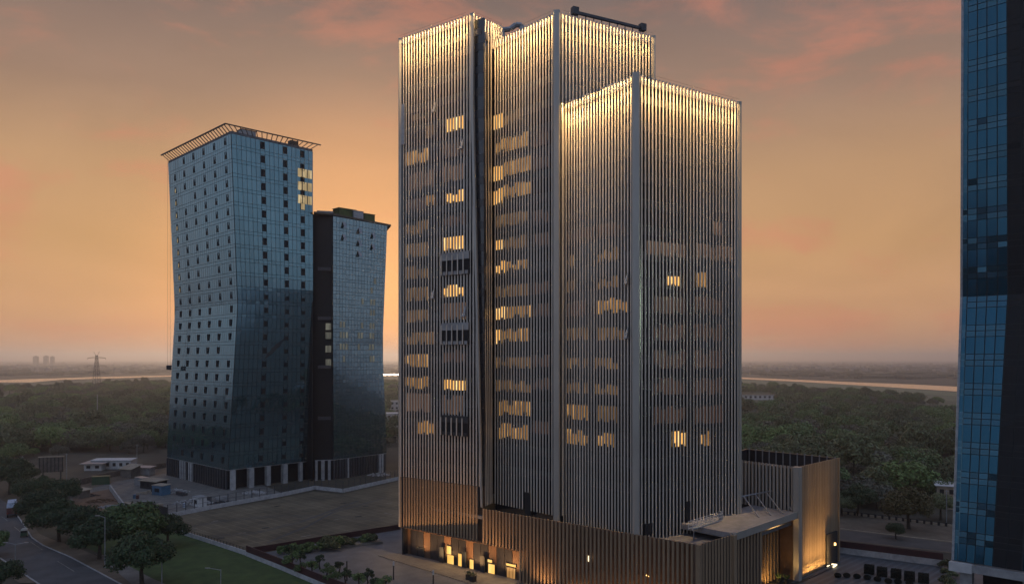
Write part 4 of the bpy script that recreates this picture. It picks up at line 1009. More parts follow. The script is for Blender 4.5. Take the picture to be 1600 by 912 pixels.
# ------------------------------------------------------------------ yard sheds, houses, vehicles
def shed(name, label, cat, x, y, w, dp, h, rz, wm_, rm, over=0.5, slope=0.5, win=0, storeys=1):
    c = G(x, y); t = thing(name, label, cat, tuple(c)); ca, sa = math.cos(rz), math.sin(rz)
    loc = lambda a, b, z: (c.x + a * ca - b * sa, c.y + a * sa + b * ca, z)
    g = Geo(); g.hexa([loc(*q, 0) for q in ((-w / 2, -dp / 2), (w / 2, -dp / 2), (w / 2, dp / 2), (-w / 2, dp / 2))], [loc(-w / 2, -dp / 2, h), loc(w / 2, -dp / 2, h), loc(w / 2, dp / 2, h + slope), loc(-w / 2, dp / 2, h + slope)]); part('wall', g, M[wm_], t)
    o = over; g = Geo()
    q = [(-w / 2 - o, -dp / 2 - o), (w / 2 + o, -dp / 2 - o), (w / 2 + o, dp / 2 + o), (-w / 2 - o, dp / 2 + o)]
    zz = [h + .05, h + .05, h + slope + .05, h + slope + .05]
    g.hexa([loc(a, b, z_) for (a, b), z_ in zip(q, zz)], [loc(a, b, z_ + .18) for (a, b), z_ in zip(q, zz)]); part('roof', g, M[rm], t)
    for s_ in range(storeys):
        for i in range(win):
            xx = -w / 2 + w * (i + .5) / win; z_ = h * (s_ + .55) / storeys; ww, hh = w / win * .45, h / storeys * .4
            for sgn in (-1,):
                g = Geo(); a = loc(xx, sgn * (dp / 2 + .03), z_); g.box(a, (ww, .1, hh), rz); part('window', g, M['void'], t)
            if i < 2:
                g = Geo(); a = loc(-(w / 2 + .03), -dp / 2 + dp * (i + .5) / 2, z_); g.box(a, (.1, ww, hh), rz); part('window', g, M['void'], t)
    return t
shed('site_shed', 'block shed with pale tan sheet roof in the construction yard', 'shed', 204, 745, 4.6, 4, 2.8, R(-20), 'brickish', 'tan', slope=1.2)
shed('site_shed', 'long low shed with flat tan roof beside the left glass tower', 'shed', 240, 762, 7, 4, 2.3, R(-25), 'black', 'tan', slope=.2, win=3)
shed('site_cabin', 'blue cabin standing against the low shed by the glass tower', 'cabin', 252, 772, 4.2, 3, 2.7, R(-25), 'bluish', 'tan', .1, .1, 1)
shed('site_shed', 'small open shed with rust tan roof on the orange soil', 'shed', 122, 776, 6, 3.5, 1.8, R(-30), 'brickish', 'tan', slope=.4)
shed('site_shed', 'white long site cabin half hidden by trees behind the yard', 'cabin', 178, 731, 14, 5, 3.0, R(4), 'house', 'house', .3, .2, 6)
shed('site_shed', 'white cabin left end with open porch behind the yard trees', 'cabin', 150, 733.5, 6, 5, 2.4, R(4), 'house', 'steel', 1.2, .2, 2)
bb_ = thing('billboard', 'dark billboard back with pale top beam among the left trees', 'billboard', tuple(G(80, 752)))
c = G(80, 752)
zt_, zb_ = ZY(714, c.y), ZY(737, c.y)
g = Geo(); g.box((c.x, c.y, (zt_ + zb_) / 2), (7, .3, zt_ - zb_), R(18)); part('panel', g, M['brickish'], bb_)
g = Geo(); g.box((c.x, c.y, zt_ + .15), (7.4, .7, .3), R(18)); part('beam', g, M['tan'], bb_)
for i in range(7):
    f = i / 6 - .5; g = Geo(); g.box((c.x + f * 6.6 * math.cos(R(18)) + .1, c.y + f * 6.6 * math.sin(R(18)) - .3, (zt_ + zb_) / 2), (.16, .2, zt_ - zb_), R(18)); part('batten', g, M['void'], bb_)
for f in (-.4, .4):
    g = Geo(); g.box((c.x + f * 6, c.y + f * 2 + .4, zb_ / 2 + .5), (.3, .3, zb_ + 1), 0); part('leg', g, M['dark_steel'], bb_)
shed('white_house', 'small white flat roofed house highest in the gap between the towers', 'house', 613, 648, 9, 8, 10, R(10), 'house', 'concrete', .2, 0, 3, 3)
shed('white_house', 'pale blue white house with dark windows in the middle of the tower gap', 'house', 616, 668, 9, 8, 8.5, R(10), 'house', 'house', .2, 0, 3, 2)
shed('white_house', 'cream house lowest in the gap between the glass and finned towers', 'house', 611, 690, 6, 6, 7.5, R(10), 'concrete', 'house', .2, 0, 2, 2)
shed('cream_house', 'cream two storey house behind trees beside the right blue tower', 'house', 1492, 792, 9, 8, 6.0, R(-25), 'tan', 'house', .5, 0, 4, 2)
shed('long_pavilion', 'long low white pavilion in the wood right of the finned tower', 'pavilion', 1182, 624, 46, 8, 5, 0, 'house', 'dark_steel', 1, 0, 10)
shed('long_pavilion', 'low white pavilion in the wood just left of the glass tower', 'pavilion', 255, 609, 34, 8, 4, 0, 'house', 'dark_steel', 1, 0, 8)
for i, (x, y) in enumerate(((415, 824), (434, 790), (537, 785.5), (572, 790), (345, 840), (560, 806))):
    c = G(x, y, .05); g = Geo(); g.box((c.x, c.y, .07), (1.6, .8, .05), R(42)); o = part('drain_grate', g, M['black']); o['kind'] = 'structure'
# rubble and timber heaps in the yard
for nm, lb, x, y, r_, m_ in (('rubble_heap', 'grey rubble heap against the slanting yard wall', 176, 792, 2.2, 'concrete'), ('rubble_heap', 'dark scrap heap at the foot of the small shed', 140, 774, 1.8, 'dark_steel'),
                          ('rubble_heap', 'pale rubble strewn at the corner of the glass tower base', 300, 786, 3.6, 'white_wall'), ('rubble_heap', 'white rubble below the left columns of the glass tower', 272, 768, 3.0, 'white_wall'), ('soil_heap', 'orange soil heap beside the pale shed', 158, 783, 2.6, 'rust_soil'), ('rubble_heap', 'white rubble at the foot of the middle columns of the glass tower', 398, 770, 2.2, 'white_wall'), ('rubble_heap', 'dark scrap pile beside the lot fence under the glass tower', 352, 786, 2.4, 'dark_steel'), ('rubble_heap', 'tan rubble on the sandy yard floor by the container', 236, 770, 2.4, 'tan'), ('rubble_heap', 'scattered pale debris in front of the right glass tower base', 592, 742, 2.4, 'white_wall')):
    c = G(x, y); g = Geo(); rnd = random.Random(x)
    for i in range(70):
        a, rr_ = rnd.uniform(0, 6.28), r_ * math.sqrt(rnd.random()); s_ = rnd.uniform(.25, .8); h_ = max(.1, (r_ - rr_) * .45)
        p = (c.x + math.cos(a) * rr_ * 1.6, c.y + math.sin(a) * rr_, rnd.uniform(0, h_))
        g.box(p, (s_, s_ * rnd.uniform(.4, 1), s_ * rnd.uniform(.3, .8)), rnd.uniform(0, 3))
    tag(part(nm, g, M[m_]), lb, 'heap')

def stack(name, label, x, y, n, sz, rz, m, seed):
    c = G(x, y); rnd = random.Random(seed); t = thing(name, label, 'stack', tuple(c))
    for i in range(n):
        lv, k_ = divmod(i, 4); off = (k_ - 1.5) * sz[1] * 1.15
        g = Geo(); g.box((c.x - math.sin(rz) * off + rnd.uniform(-.1, .1), c.y + math.cos(rz) * off, sz[2] * (lv + .5) + .01 * lv), sz, rz + rnd.uniform(-.05, .05)); part('plank', g, M[m], t)
stack('timber_stack', 'stack of pale timber beside the slanting yard wall', 200, 790, 12, (4, .35, .3), R(-40), 'tan', 1)
stack('timber_stack', 'stack of grey planks on the sandy yard floor', 226, 786, 10, (3.4, .35, .25), R(10), 'concrete', 2)
stack('timber_stack', 'dark stacked beams under the left glass tower corner', 318, 781, 12, (4.5, .4, .35), R(-40), 'dark_steel', 3)
stack('timber_stack', 'small stack of tan boards near the yard hoarding', 246, 790, 8, (2.5, .3, .25), R(60), 'tan', 4)
shed('site_container', 'grey steel container between the yard sheds', 'container', 222, 758, 5, 2.4, 2.4, R(-40), 'steel', 'steel', .05, .02)
shed('site_container', 'dull green container beside the long dark block wall', 'container', 158, 756, 5, 2.4, 2.4, R(20), 'green_p', 'green_p', .05, .02)
stack('timber_stack', 'dark steel beams stacked below the thin left columns', 284, 773, 10, (4, .4, .35), R(-43), 'dark_steel', 5)
stack('timber_stack', 'pale formwork boards stacked outside the corner column of the glass tower', 345, 780, 10, (3, .4, .3), R(30), 'concrete', 6)
shed('site_cabin', 'small pale cabin near the lot fence below the glass tower', 'cabin', 312, 790, 3.2, 2.4, 2.4, R(-40), 'house', 'steel', .1, .1, 1)
shed('site_shed', 'low grey roofed store at the back of the yard by the dark wall', 'shed', 226, 741, 6, 3, 2.4, R(-12), 'concrete', 'steel', .4, .3)
for i, (x, y, m_, lb) in enumerate(((210, 778, 'bluish', 'blue barrel left on the sandy yard floor'), (215, 779, 'truck_red', 'dull red barrel left on the sandy yard floor'), (288, 792, 'silver', 'pale water drum near the lot fence'))):
    c = G(x, y); t = thing('barrel', lb, 'barrel', tuple(c)); g = Geo(); g.tube(c, c + Vector((0, 0, 1.1)), .42, n=12); part('drum', g, M[m_], t)
    for z_ in (.35, .75): g = Geo(); g.tube(c + Vector((0, 0, z_)), c + Vector((0, 0, z_ + .06)), .45, n=12); part('hoop', g, M['dark_steel'], t)

def wheel(parent, c, r, w, rz):
    ca, sa = math.cos(rz), math.sin(rz); d = Vector((ca, sa, 0)) * w / 2
    g = Geo(); g.tube(c - d, c + d, r, n=14); o = part('wheel', g, M['tyre'], parent)
    g = Geo(); g.tube(c - d * 1.08, c + d * 1.08, r * .5, n=10); part('rim', g, M['steel'], o)
def local(c, rz): 
    ca, sa = math.cos(rz), math.sin(rz); return lambda a, b, z: Vector((c.x + a * ca - b * sa, c.y + a * sa + b * ca, z))
c = G(19, 809); rz = R(33); lo = local(c, rz)
tk = thing('truck', 'loaded truck with pale blue tarpaulin and dull red tailboard on the left road', 'truck', tuple(c))
g = Geo(); g.box(lo(0, 3.2, 1.75), (2.4, 5.0, 1.5), rz); part('cargo_bed', g, M['truck_red'], tk)
g = Geo(); g.hexa([lo(-1.2, .7, 2.5), lo(1.2, .7, 2.5), lo(1.2, 5.7, 2.5), lo(-1.2, 5.7, 2.5)], [lo(-.9, 1.0, 3.7), lo(.9, 1.0, 3.7), lo(.9, 5.4, 3.9), lo(-.9, 5.4, 3.9)]); part('tarpaulin', g, M['silver'], tk)
g = Geo(); g.box(lo(0, 6.8, 1.9), (2.3, 1.7, 2.3), rz); cab = part('cab', g, M['truck_red'], tk)
g = Geo(); g.box(lo(0, 7.66, 2.4), (2.0, .06, .9), rz); part('windscreen', g, M['tower_glass'], cab)
for a in (-1, 1):
    for b in (1.4, 2.6, 6.6): wheel(tk, lo(a, b, .5), .5, .3, rz)
    g = Geo(); g.box(lo(a * .9, .67, 1.15), (.3, .06, .2), rz); part('tail_lamp', g, M['red_l'], tk)
g = Geo(); g.box(lo(0, 4, .85), (1, 7, .25), rz); part('chassis', g, M['dark_steel'], tk)
c = G(37, 839); rz = R(25); lo = local(c, rz)
rk = thing('auto_rickshaw', 'three wheeled auto rickshaw with pale canvas top near the left kerb', 'auto rickshaw', tuple(c))
g = Geo(); g.hexa([lo(-.65, 0, .35), lo(.65, 0, .35), lo(.65, 1.5, .35), lo(-.65, 1.5, .35)], [lo(-.62, .05, 1.05), lo(.62, .05, 1.05), lo(.62, 1.5, .95), lo(-.62, 1.5, .95)]); part('body', g, M['green_p'], rk)
g = Geo(); g.hexa([lo(-.35, 1.5, .35), lo(.35, 1.5, .35), lo(.25, 2.5, .4), lo(-.25, 2.5, .4)][::1], [lo(-.6, 1.5, 1.0), lo(.6, 1.5, 1.0), lo(.3, 2.4, 1.0), lo(-.3, 2.4, 1.0)]); part('nose', g, M['green_p'], rk)
g = Geo(); g.hexa([lo(-.68, -.05, 1.5), lo(.68, -.05, 1.5), lo(.6, 2.0, 1.6), lo(-.6, 2.0, 1.6)], [lo(-.5, .1, 1.85), lo(.5, .1, 1.85), lo(.45, 1.9, 1.8), lo(-.45, 1.9, 1.8)]); part('canopy', g, M['yellow'], rk)
g = Geo(); g.box(lo(0, .08, 1.28), (1.2, .06, .5), rz); part('rear_curtain', g, M['void'], rk)
for a in (-.6, .6):
    g = Geo(); g.tube(lo(a, .1, 1.0), lo(a, .1, 1.55), .03, n=4); g.tube(lo(a * .8, 1.9, 1.0), lo(a * .9, 1.9, 1.65), .03, n=4); part('post', g, M['dark_steel'], rk)
    wheel(rk, lo(a, .5, .25), .25, .14, rz)
wheel(rk, lo(0, 2.3, .25), .25, .12, rz)

# ------------------------------------------------------------------ poles, lamps, pylon
def lamp(label, x, ytop, base, arms, h=None):
    c = G(*base) if isinstance(base, tuple) else P(x, base)
    z = ZY(ytop, c.y); t = thing('street_lamp', label, 'street lamp', tuple(c), 'street lamps')
    g = Geo(); g.tube(c, c + Vector((0, 0, z)), .11, .07, 7); part('pole', g, M['steel'], t)
    for s_ in arms:
        e_ = c + Vector((s_, 0, z + .25)); g = Geo(); g.tube(c + Vector((0, 0, z - .1)), e_, .05, n=5); part('arm', g, M['steel'], t)
        g = Geo(); g.box((e_.x + (.25 if s_ > 0 else -.25), e_.y, e_.z), (.75, .25, .12), 0); part('lamp_head', g, M['steel'], t)
lamp('tall single armed street lamp standing in front of the large dark tree by the lawn', 253, 847, 136.0, (-1.7,))
lamp('street lamp rising from the lawn with its arm to the left', 345, 889, 128.0, (-2.0,))
lamp('twin armed street lamp on the median beside the left road', 24, 849, (24, 893), (1.8, -1.6))
lamp('plain lamp pole between pavement trees left of the lawn', 164, 807, (164, 887), (-1.2,))
def pole(label, x, yt, yb, r_=.1, group='far poles'):
    c = G(x, yb); z = ZY(yt, c.y); t = thing('utility_pole', label, 'pole', tuple(c), group); g = Geo(); g.tube(c, c + Vector((0, 0, z)), r_, n=6); part('shaft', g, M['steel'], t)
    g = Geo(); g.box((c.x, c.y, z - .3), (.9, .12, .12), 0); part('crossarm', g, M['steel'], t)
pole('thin pale pole rising behind the left roadside trees', 104, 708, 768); pole('thin pole standing behind the construction yard', 214, 694, 740); pole('short pole far left among the trees', 35, 712, 760); pole('thin pole beside the cream house at the right tower', 1479, 765, 818)
pole('tall wooden pole with crossarm rising from the left wood', 152, 616, 668, .25, None)
def pylon(label, x, yt, d, arm_ys, wpx):
    c = P(x, d); H_ = ZY(yt, d); t = thing('power_pylon', label, 'pylon', tuple(c))
    def hw(z): return 3.4 * (1 - z / H_) + .6
    g = Geo(); n_ = 9; L_ = [H_ * .94 * (1 - (1 - i / n_) ** 1.3) for i in range(n_ + 1)]
    cor = lambda z, k_: Vector((c.x + hw(z) * (1, 1, -1, -1)[k_], c.y + hw(z) * (1, -1, -1, 1)[k_], z))
    for k_ in range(4): 
        for z0, z1 in zip(L_, L_[1:]):
            g.tube(cor(z0, k_), cor(z1, k_), .22, n=4); g.tube(cor(z0, k_), cor(z1, (k_ + 1) % 4), .12, n=3); g.tube(cor(z0, (k_ + 1) % 4), cor(z1, k_), .12, n=3)
    part('lattice', g, M['dark_steel'], t)
    for y_, w_ in zip(arm_ys, wpx):
        z = ZY(y_, d); w_ = w_ * d / FPX / 2
        for s_ in (-1, 1):
            g = Geo(); e_ = Vector((c.x + s_ * w_, c.y, z))
            for o_ in (.8, -.8): g.tube(Vector((c.x + s_ * .8, c.y + o_, z - .4)), e_, .2, n=4)
            g.tube(Vector((c.x + s_ * .8, c.y, z + 1.6)), e_, .2, n=4); part('crossarm', g, M['dark_steel'], t)
            g = Geo(); g.tube(e_, e_ - Vector((0, 0, 1.8)), .16, n=4); part('insulator', g, M['dark_steel'], t)
    for s_ in (-1, 1):
        g = Geo(); g.tube((c.x + s_ * .6, c.y, H_ * .92), (c.x + s_ * 3.4, c.y, H_ + 1.5), .14, n=4); part('horn', g, M['dark_steel'], t)
pylon('tall lattice power pylon standing before the river on the left', 151, 551, 900, (559, 571, 581), (28, 30, 26))
for i, (x, yb, yt) in enumerate(((542, 907, 876), (615, 905, 876), (677, 921, 890))):
    lb = ('dark bollard light leftmost on the driveway', 'white capped bollard light in the middle of the driveway', 'white capped bollard light rightmost beside the striped paving')[i]
    c = G(x, yb); t = thing('bollard_light', lb, 'bollard light', tuple(c), 'bollard lights on the driveway'); z = ZY(yt, c.y)
    g = Geo(); g.tube(c, c + Vector((0, 0, z - .8 if i else z)), .12, n=8); part('post', g, M['black'], t)
    if i: g = Geo(); g.tube(c + Vector((0, 0, z - .8)), c + Vector((0, 0, z)), .13, n=8); part('cap', g, M['house'], t)
# striped paving in front of the lobby
pvq = Geo(); dn = dirn(A, PF); oo = A + nP * 1.0
g = Geo(); p = [oo - dn * 3, A.lerp(PF, tE) + nP * 1.0, A.lerp(PF, tE) + nP * 6.0, oo + nP * 4 - dn * 1]
g.prism([(q.x, q.y) for q in [A - nP * 1.2 - dn * .5, A.lerp(PF, tE) - nP * 1.2, A.lerp(PF, tE) + nP * 6.5, A + nP * 3.6 - dn * 2.5]], 0.02, 0.16); structure('forecourt', g, M['pave'])
g = Geo()
for i in range(34):
    s0 = A + dn * (i * .8 - .5) - nP * 1.0; n_ = dn * .16; e_ = s0 + nP * (5.0 + i * .07)
    g.sheet([Vector((q.x, q.y, .172)) for q in (s0 - n_, s0 + n_, e_ + n_, e_ - n_)])
structure('forecourt_strip', g, M['brickish'])
for i, (x, y) in enumerate(((733, 906), (739, 909))):
    lb = ('black cube planter on the forecourt, left of the pair', 'black cube planter on the forecourt, right of the pair')[i]
    c = G(x, y); g = Geo(); g.box((c.x, c.y, .65), (.9, .9, 1.0), R(-40)); t = thing('planter', lb, 'planter', (c.x, c.y, .16), 'cube planters on the forecourt'); part('tub', g, M['black'], t)
    g = Geo(); rnd = random.Random(i)
    for q in range(60):
        v = Vector((rnd.gauss(0, .3), rnd.gauss(0, .3), 1.15 + abs(rnd.gauss(0, .2)))) + Vector((c.x, c.y, .16)); a = Vector((rnd.uniform(-1, 1), rnd.uniform(-1, 1), rnd.uniform(-1, 1))).normalized() * .14; b = a.orthogonal().normalized() * .08
        g.sheet([v - a, v - b, v + a, v + b])
    part('foliage', g, M['leaf_dark'], t)

# ------------------------------------------------------------------ trees and plants
def leaves(n, K, rad, ch, size, seed, flat=0.75, rc=0.42):
    """leaf quads in K clumps spread through an uneven crown; base of the crown at z=0"""
    r = np.random.default_rng(seed)
    d = r.normal(size=(K, 3)); d /= np.linalg.norm(d, axis=1, keepdims=True); d[:, 2] = np.abs(d[:, 2]) * 1.15 - 0.35
    cs = d * r.uniform(0.45, 0.88, (K, 1)) * np.array([rad, rad, ch / 2]); cs[:, 2] += ch * 0.45
    cr = rad * rc * r.uniform(0.55, 1.15, K)
    k = r.choice(K, n, p=cr ** 2 / (cr ** 2).sum())
    v = r.normal(size=(n, 3)); v /= np.linalg.norm(v, axis=1, keepdims=True)
    rr = r.uniform(0.35, 1.0, (n, 1)) ** 0.5
    pos = cs[k] + v * rr * cr[k][:, None] * np.array([1, 1, flat])
    nrm_ = v + r.normal(size=(n, 3)) * 0.6 + np.array([0, 0, 0.35]); nrm_ /= np.linalg.norm(nrm_, axis=1, keepdims=True)
    t = np.cross(nrm_, r.normal(size=(n, 3))); t /= np.linalg.norm(t, axis=1, keepdims=True); b = np.cross(nrm_, t)
    s = size * r.uniform(0.6, 1.35, (n, 1))
    Vv = np.stack([pos - t * s, pos - b * s * .6, pos + t * s, pos + b * s * .6], 1).reshape(-1, 3)
    return Vv, np.arange(n * 4).reshape(-1, 4), cs
def trunk_geo(h, r0, cs, zoff, seed, limbs=10):
    g = Geo(); rnd = random.Random(seed); top = Vector((rnd.uniform(-.3, .3), rnd.uniform(-.3, .3), h))
    mid_ = Vector((rnd.uniform(-.2, .2), rnd.uniform(-.2, .2), h * .5))
    g.tube((0, 0, 0), mid_, r0 * 1.25, r0 * .9, 8); g.tube(mid_, top, r0 * .9, r0 * .6, 8)
    for cvec in list(cs)[:limbs]:
        q = Vector(cvec) + Vector((0, 0, zoff)); st = mid_.lerp(top, rnd.uniform(.5, 1)); kx = st.lerp(q, .5) + Vector((0, 0, .25)); g.tube(st, kx, r0 * .42, r0 * .28, 5); g.tube(kx, q, r0 * .28, r0 * .08, 5)
    return g
tree_cache = {}
def tree_parts(kind, rad, ch, th, n, K, size, seed, lm):
    if kind in tree_cache: return tree_cache[kind]
    Vv, F4, cs = leaves(n, K, rad, ch, size, seed)
    cm = np_mesh('crown', Vv, F4, [M[lm]])
    tm = trunk_geo(th + ch * .35, 0.05 * rad + .08, cs, th, seed).mesh('trunk', M['bark'])
    tree_cache[kind] = (cm, tm, th); return tree_cache[kind]
def tree(kind, label, loc, s=1.0, rz=0.0, name='tree', group=None, sz=None):
    cm, tm, th = tree_cache[kind]
    t = thing(name, label, 'tree', tuple(loc), group)
    for nm, me, zo in (('crown', cm, th), ('trunk', tm, 0)):
        o = bpy.data.objects.new(nm, me); C.objects.link(o); o.parent = t; o.location = (0, 0, zo)
    t.scale = (s, s, sz or s); t.rotation_euler = (0, 0, rz); return t
tree_parts('big', 5.2, 7.4, 2.2, 13000, 46, .24, 1, 'leaf_dark'); tree_parts('big2', 5.0, 6.4, 2.6, 12000, 40, .24, 2, 'leaf_dark'); tree_parts('green', 4.6, 5.6, 2.4, 10000, 38, .25, 3, 'leaf_green')
tree_parts('autumn', 5.0, 7.0, 2.4, 9000, 50, .24, 4, 'leaf_autumn'); tree_parts('young', 1.15, 2.4, 0.7, 900, 16, .11, 5, 'leaf_green'); tree_parts('young2', 0.95, 2.8, 0.6, 750, 14, .11, 8, 'leaf_dark'); tree_parts('olive', 4.6, 6.2, 2.2, 9000, 40, .26, 6, 'leaf_olive')
NT = [  # image column, ground row, kind, scale, label
 (45, 792, 'big2', .82, 'dark rounded tree at the far left beyond the truck'), (68, 822, 'big2', .95, 'dark tree nearest the truck on the kerb side'), (92, 846, 'big', .98, 'broad dark tree shading the pavement above the rickshaw'),
 (120, 853, 'big2', .92, 'dark tree behind the pavement in the middle of the roadside row'), (155, 873, 'big', .92, 'leaning open crowned tree where the pavement widens'), (205, 862, 'green', 1.25, 'greener spreading tree at the lawn corner by the wall'),
 (222, 914, 'big', .98, 'large dark tree in the foreground beside the tall lamp'), (-10, 868, 'green', .62, 'small green tree on the median at the left edge'), (2, 928, 'big2', .62, 'dark bush like tree in the bottom left corner'),
 (262, 853, 'big', .78, 'low white flecked tree against the parking lot wall'), (1420, 826, 'autumn', 1.1, 'large yellow olive tree on the verge of the right road'), (1340, 805, 'big', .9, 'dark tree left of the yellow olive tree beyond the right road'),
 (1315, 806, 'olive', .7, 'small olive tree beyond the right road beside the wing'), (1470, 812, 'olive', .85, 'olive tree in front of the cream house by the blue tower'), (1400, 842, 'big2', .42, 'small dark tree low on the right road verge'),
 (66, 776, 'big', .62, 'dark tree just right of the billboard'), (15, 772, 'big', 1.15, 'dark tree at the far left road bend'), (100, 790, 'big2', .8, 'dark tree at the edge of the orange soil'), (45, 756, 'olive', .7, 'olive tree behind the billboard on the left')]
for i, (x, y, kd, s, lb) in enumerate(NT): tree(kd, lb, G(x, y), s * (1.08 if x < 240 and y > 760 else 1.0), i * 1.7, group=None)
ym = [(455, 893), (470, 884), (487, 899), (500, 889), (513, 905), (529, 898), (470, 902), (540, 915), (560, 922), (585, 926), (520, 918), (452, 880), (600, 930), (575, 915)]
for i, (x, y) in enumerate(ym): tree(('young', 'young2')[i % 2], 'slender young tree in the planted bed beside the driveway', G(x, y), random.uniform(1.0, 1.5), i * 2.1, 'sapling', 'saplings along the driveway')
sh_m = [np_mesh('shrub', *leaves(900, 12, 1.0, 1.5, .12, 30 + i)[:2], [M[k_]]) for i, k_ in enumerate(('leaf_green', 'leaf_dark', 'leaf_olive'))]
def shrub(label, loc, s, k_, group=None, name='shrub'):
    o = link(name, sh_m[k_], None, tuple(loc), random.uniform(0, 6)); o.scale = (s, s, s * random.uniform(.8, 1.1)); tag(o, label, 'shrub', group)
for i in range(11): shrub('low shrub in the bed along the dark red driveway fence', G(500 + i * 8.2, 856 - i * 1.2 + random.uniform(-1, 5), .05), random.uniform(1.0, 1.9) * (1.35 if i in (2, 3) else 1), i % 3, 'shrubs along the driveway fence')
for i in range(6): shrub('green shrub in the bed corner by the driveway fence', G(440 + i * 9, 862 + random.uniform(-2, 6), .05), random.uniform(1.1, 1.7), 0, 'shrubs in the bed corner')
g = Geo(); c = G(545, 852); g.box((c.x, c.y, .3), (14, 3.0, .5), R(24)); tag(part('planter_bed', g, M['pave']), 'long pale stone planter bed holding shrubs beside the driveway fence', 'planter')
# clipped planting on the plaza
hm = {}
def hedge_mesh(k_, sx, sz, rnd_):
    r = np.random.default_rng(50 + k_); n = 1500
    if rnd_: v = r.normal(size=(n, 3)); v /= np.linalg.norm(v, axis=1, keepdims=True); pos = v * np.array([sx / 2, sx / 2, sz / 2]) * r.uniform(.85, 1.04, (n, 1)); pos[:, 2] += sz / 2
    else:
        pos = r.uniform(-1, 1, (n, 3)); ax = r.integers(0, 3, n); pos[np.arange(n), ax] = np.sign(pos[np.arange(n), ax]) * r.uniform(.9, 1.03, n); pos *= np.array([sx / 2, sx / 2, sz / 2]); pos[:, 2] += sz / 2
    a = r.normal(size=(n, 3)); a /= np.linalg.norm(a, axis=1, keepdims=True); b = np.cross(a, r.normal(size=(n, 3))); b /= np.linalg.norm(b, axis=1, keepdims=True); s = .10
    return np_mesh('clipped_shrub', np.stack([pos - a * s, pos - b * s, pos + a * s, pos + b * s], 1).reshape(-1, 3), np.arange(n * 4).reshape(-1, 4), [M['hedge']])
hm[0] = hedge_mesh(0, 1.6, 1.5, False); hm[1] = hedge_mesh(1, 1.15, .75, True)
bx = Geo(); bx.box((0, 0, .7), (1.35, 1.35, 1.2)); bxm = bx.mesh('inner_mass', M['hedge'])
CUBE_L = ('clipped dark cube shrub nearest the wing on the plaza, first of five', 'second clipped dark cube shrub counted from the wing on the plaza', 'middle one of the five clipped dark cube shrubs on the plaza', 'fourth clipped dark cube shrub counted from the wing on the plaza', 'clipped dark cube shrub nearest the blue tower, last of five')
for i, (x, y) in enumerate(((1358, 895), (1378, 899), (1400, 902), (1421, 906), (1443, 909))):
    t = thing('clipped_shrub', CUBE_L[i], 'clipped shrub', tuple(G(x, y, .05)), 'cube shrubs on the plaza')
    for nm, me in (('foliage', hm[0]), ('inner_mass', bxm)):
        o = bpy.data.objects.new(nm, me); C.objects.link(o); o.parent = t
    t.rotation_euler = (0, 0, R(-30))
for i, (x, y) in enumerate(((1309, 901), (1323, 901), (1339, 902.5), (1355, 904.5), (1371, 907), (1388, 910), (1403, 911), (1421, 914))):
    o = link('clipped_shrub', hm[1], None, tuple(G(x, y, .06)), i); tag(o, 'low clipped round shrub in the front row on the plaza', 'clipped shrub', 'round shrubs on the plaza')
for i, (x, y) in enumerate(((1478, 889), (1483, 900), (1480, 912), (1488, 920))): shrub('pale grey climbing shrub at the foot of the blue tower column', G(x, y), 1.4, 2, 'shrubs at the blue tower column')
o = thing('light_bench', 'small glowing white U shaped light bench on the plaza beside the wing portal', 'light bench', tuple(G(1300, 884)))
for (x0, y0, x1, y1) in ((1292, 884, 1298, 880.5), (1298, 880.5, 1307, 881.5), (1307, 881.5, 1302, 885)):
    g = Geo(); a_, b_ = G(x0, y0, .3), G(x1, y1, .3); g.tube(a_, b_, .14, n=6); part('light_bar', g, M['lamp'], o)
for i, (x, y) in enumerate(((1203, 905), (1216, 909), (1229, 911))):
    c = G(x, y); t = thing('potted_plant', ('leftmost potted plant at the amber lit entrance', 'middle potted plant at the amber lit entrance', 'rightmost potted plant at the amber lit entrance')[i], 'potted plant', tuple(c), 'potted plants at the entrance')
    g = Geo(); g.tube(c, c + Vector((0, 0, .7)), .3, .42, 10); part('pot', g, M['black'], t); g = Geo(); rnd = random.Random(i)
    for q in range(26):
        a = rnd.uniform(0, 6.28); d_ = Vector((math.cos(a) * .5, math.sin(a) * .5, rnd.uniform(.5, 1.2))); s_ = c + Vector((0, 0, .7)); w_ = Vector((-math.sin(a), math.cos(a), 0)) * .07
        g.sheet([s_ - w_ * .4, s_ + w_ * .4, s_ + d_ * .6 + w_, s_ + d_ + Vector((math.cos(a) * .2, math.sin(a) * .2, -.1)), s_ + d_ * .6 - w_])
    part('fronds', g, M['leaf_green'], t)

# --- the wood
fk = {}
FKIND = [('leaf_green', 6.6, 7.6, 0), ('leaf_olive', 6.2, 8.2, 1), ('leaf_brown', 6.6, 6.4, 2), ('leaf_olive', 8.0, 8.0, 3), ('leaf_brown', 5.6, 7.4, 4), ('leaf_green', 7.8, 9.0, 5), ('leaf_lime', 6.4, 7.8, 6), ('leaf_olive', 5.0, 12.0, 7)]
wood_meshes = []
for lm, rad, ch, sd in FKIND:
    Vv, F4, cs = leaves(3400, 34, rad, ch, .42, 100 + sd)
    Vv = Vv + np.array([0, 0, 1.2])
    tg = trunk_geo(1.2 + ch * .4, .22, cs, 1.2, sd, 6)
    tv = np.array(tg.v); tq = [f if len(f) == 4 else None for f in tg.f]; tq = np.array([f for f in tq if f]) + len(Vv)
    me = np_mesh('tree', np.vstack([Vv, tv]), np.vstack([F4, tq]), [M[lm], M['bark']], np.concatenate([np.zeros(len(F4)), np.ones(len(tq))]))
    wood_meshes.append(me)
river_low = lambda x: np.interp(x, [-300, 0, 265, 800, 1155, 1340, 1500, 1700], [612, 600, 592, 590, 596, 606, 618, 632])
def visible(x): return (-15 < x < 268) or (600 < x < 627) or (1148 < x < 1498)
pts_near, pts_far = [], []
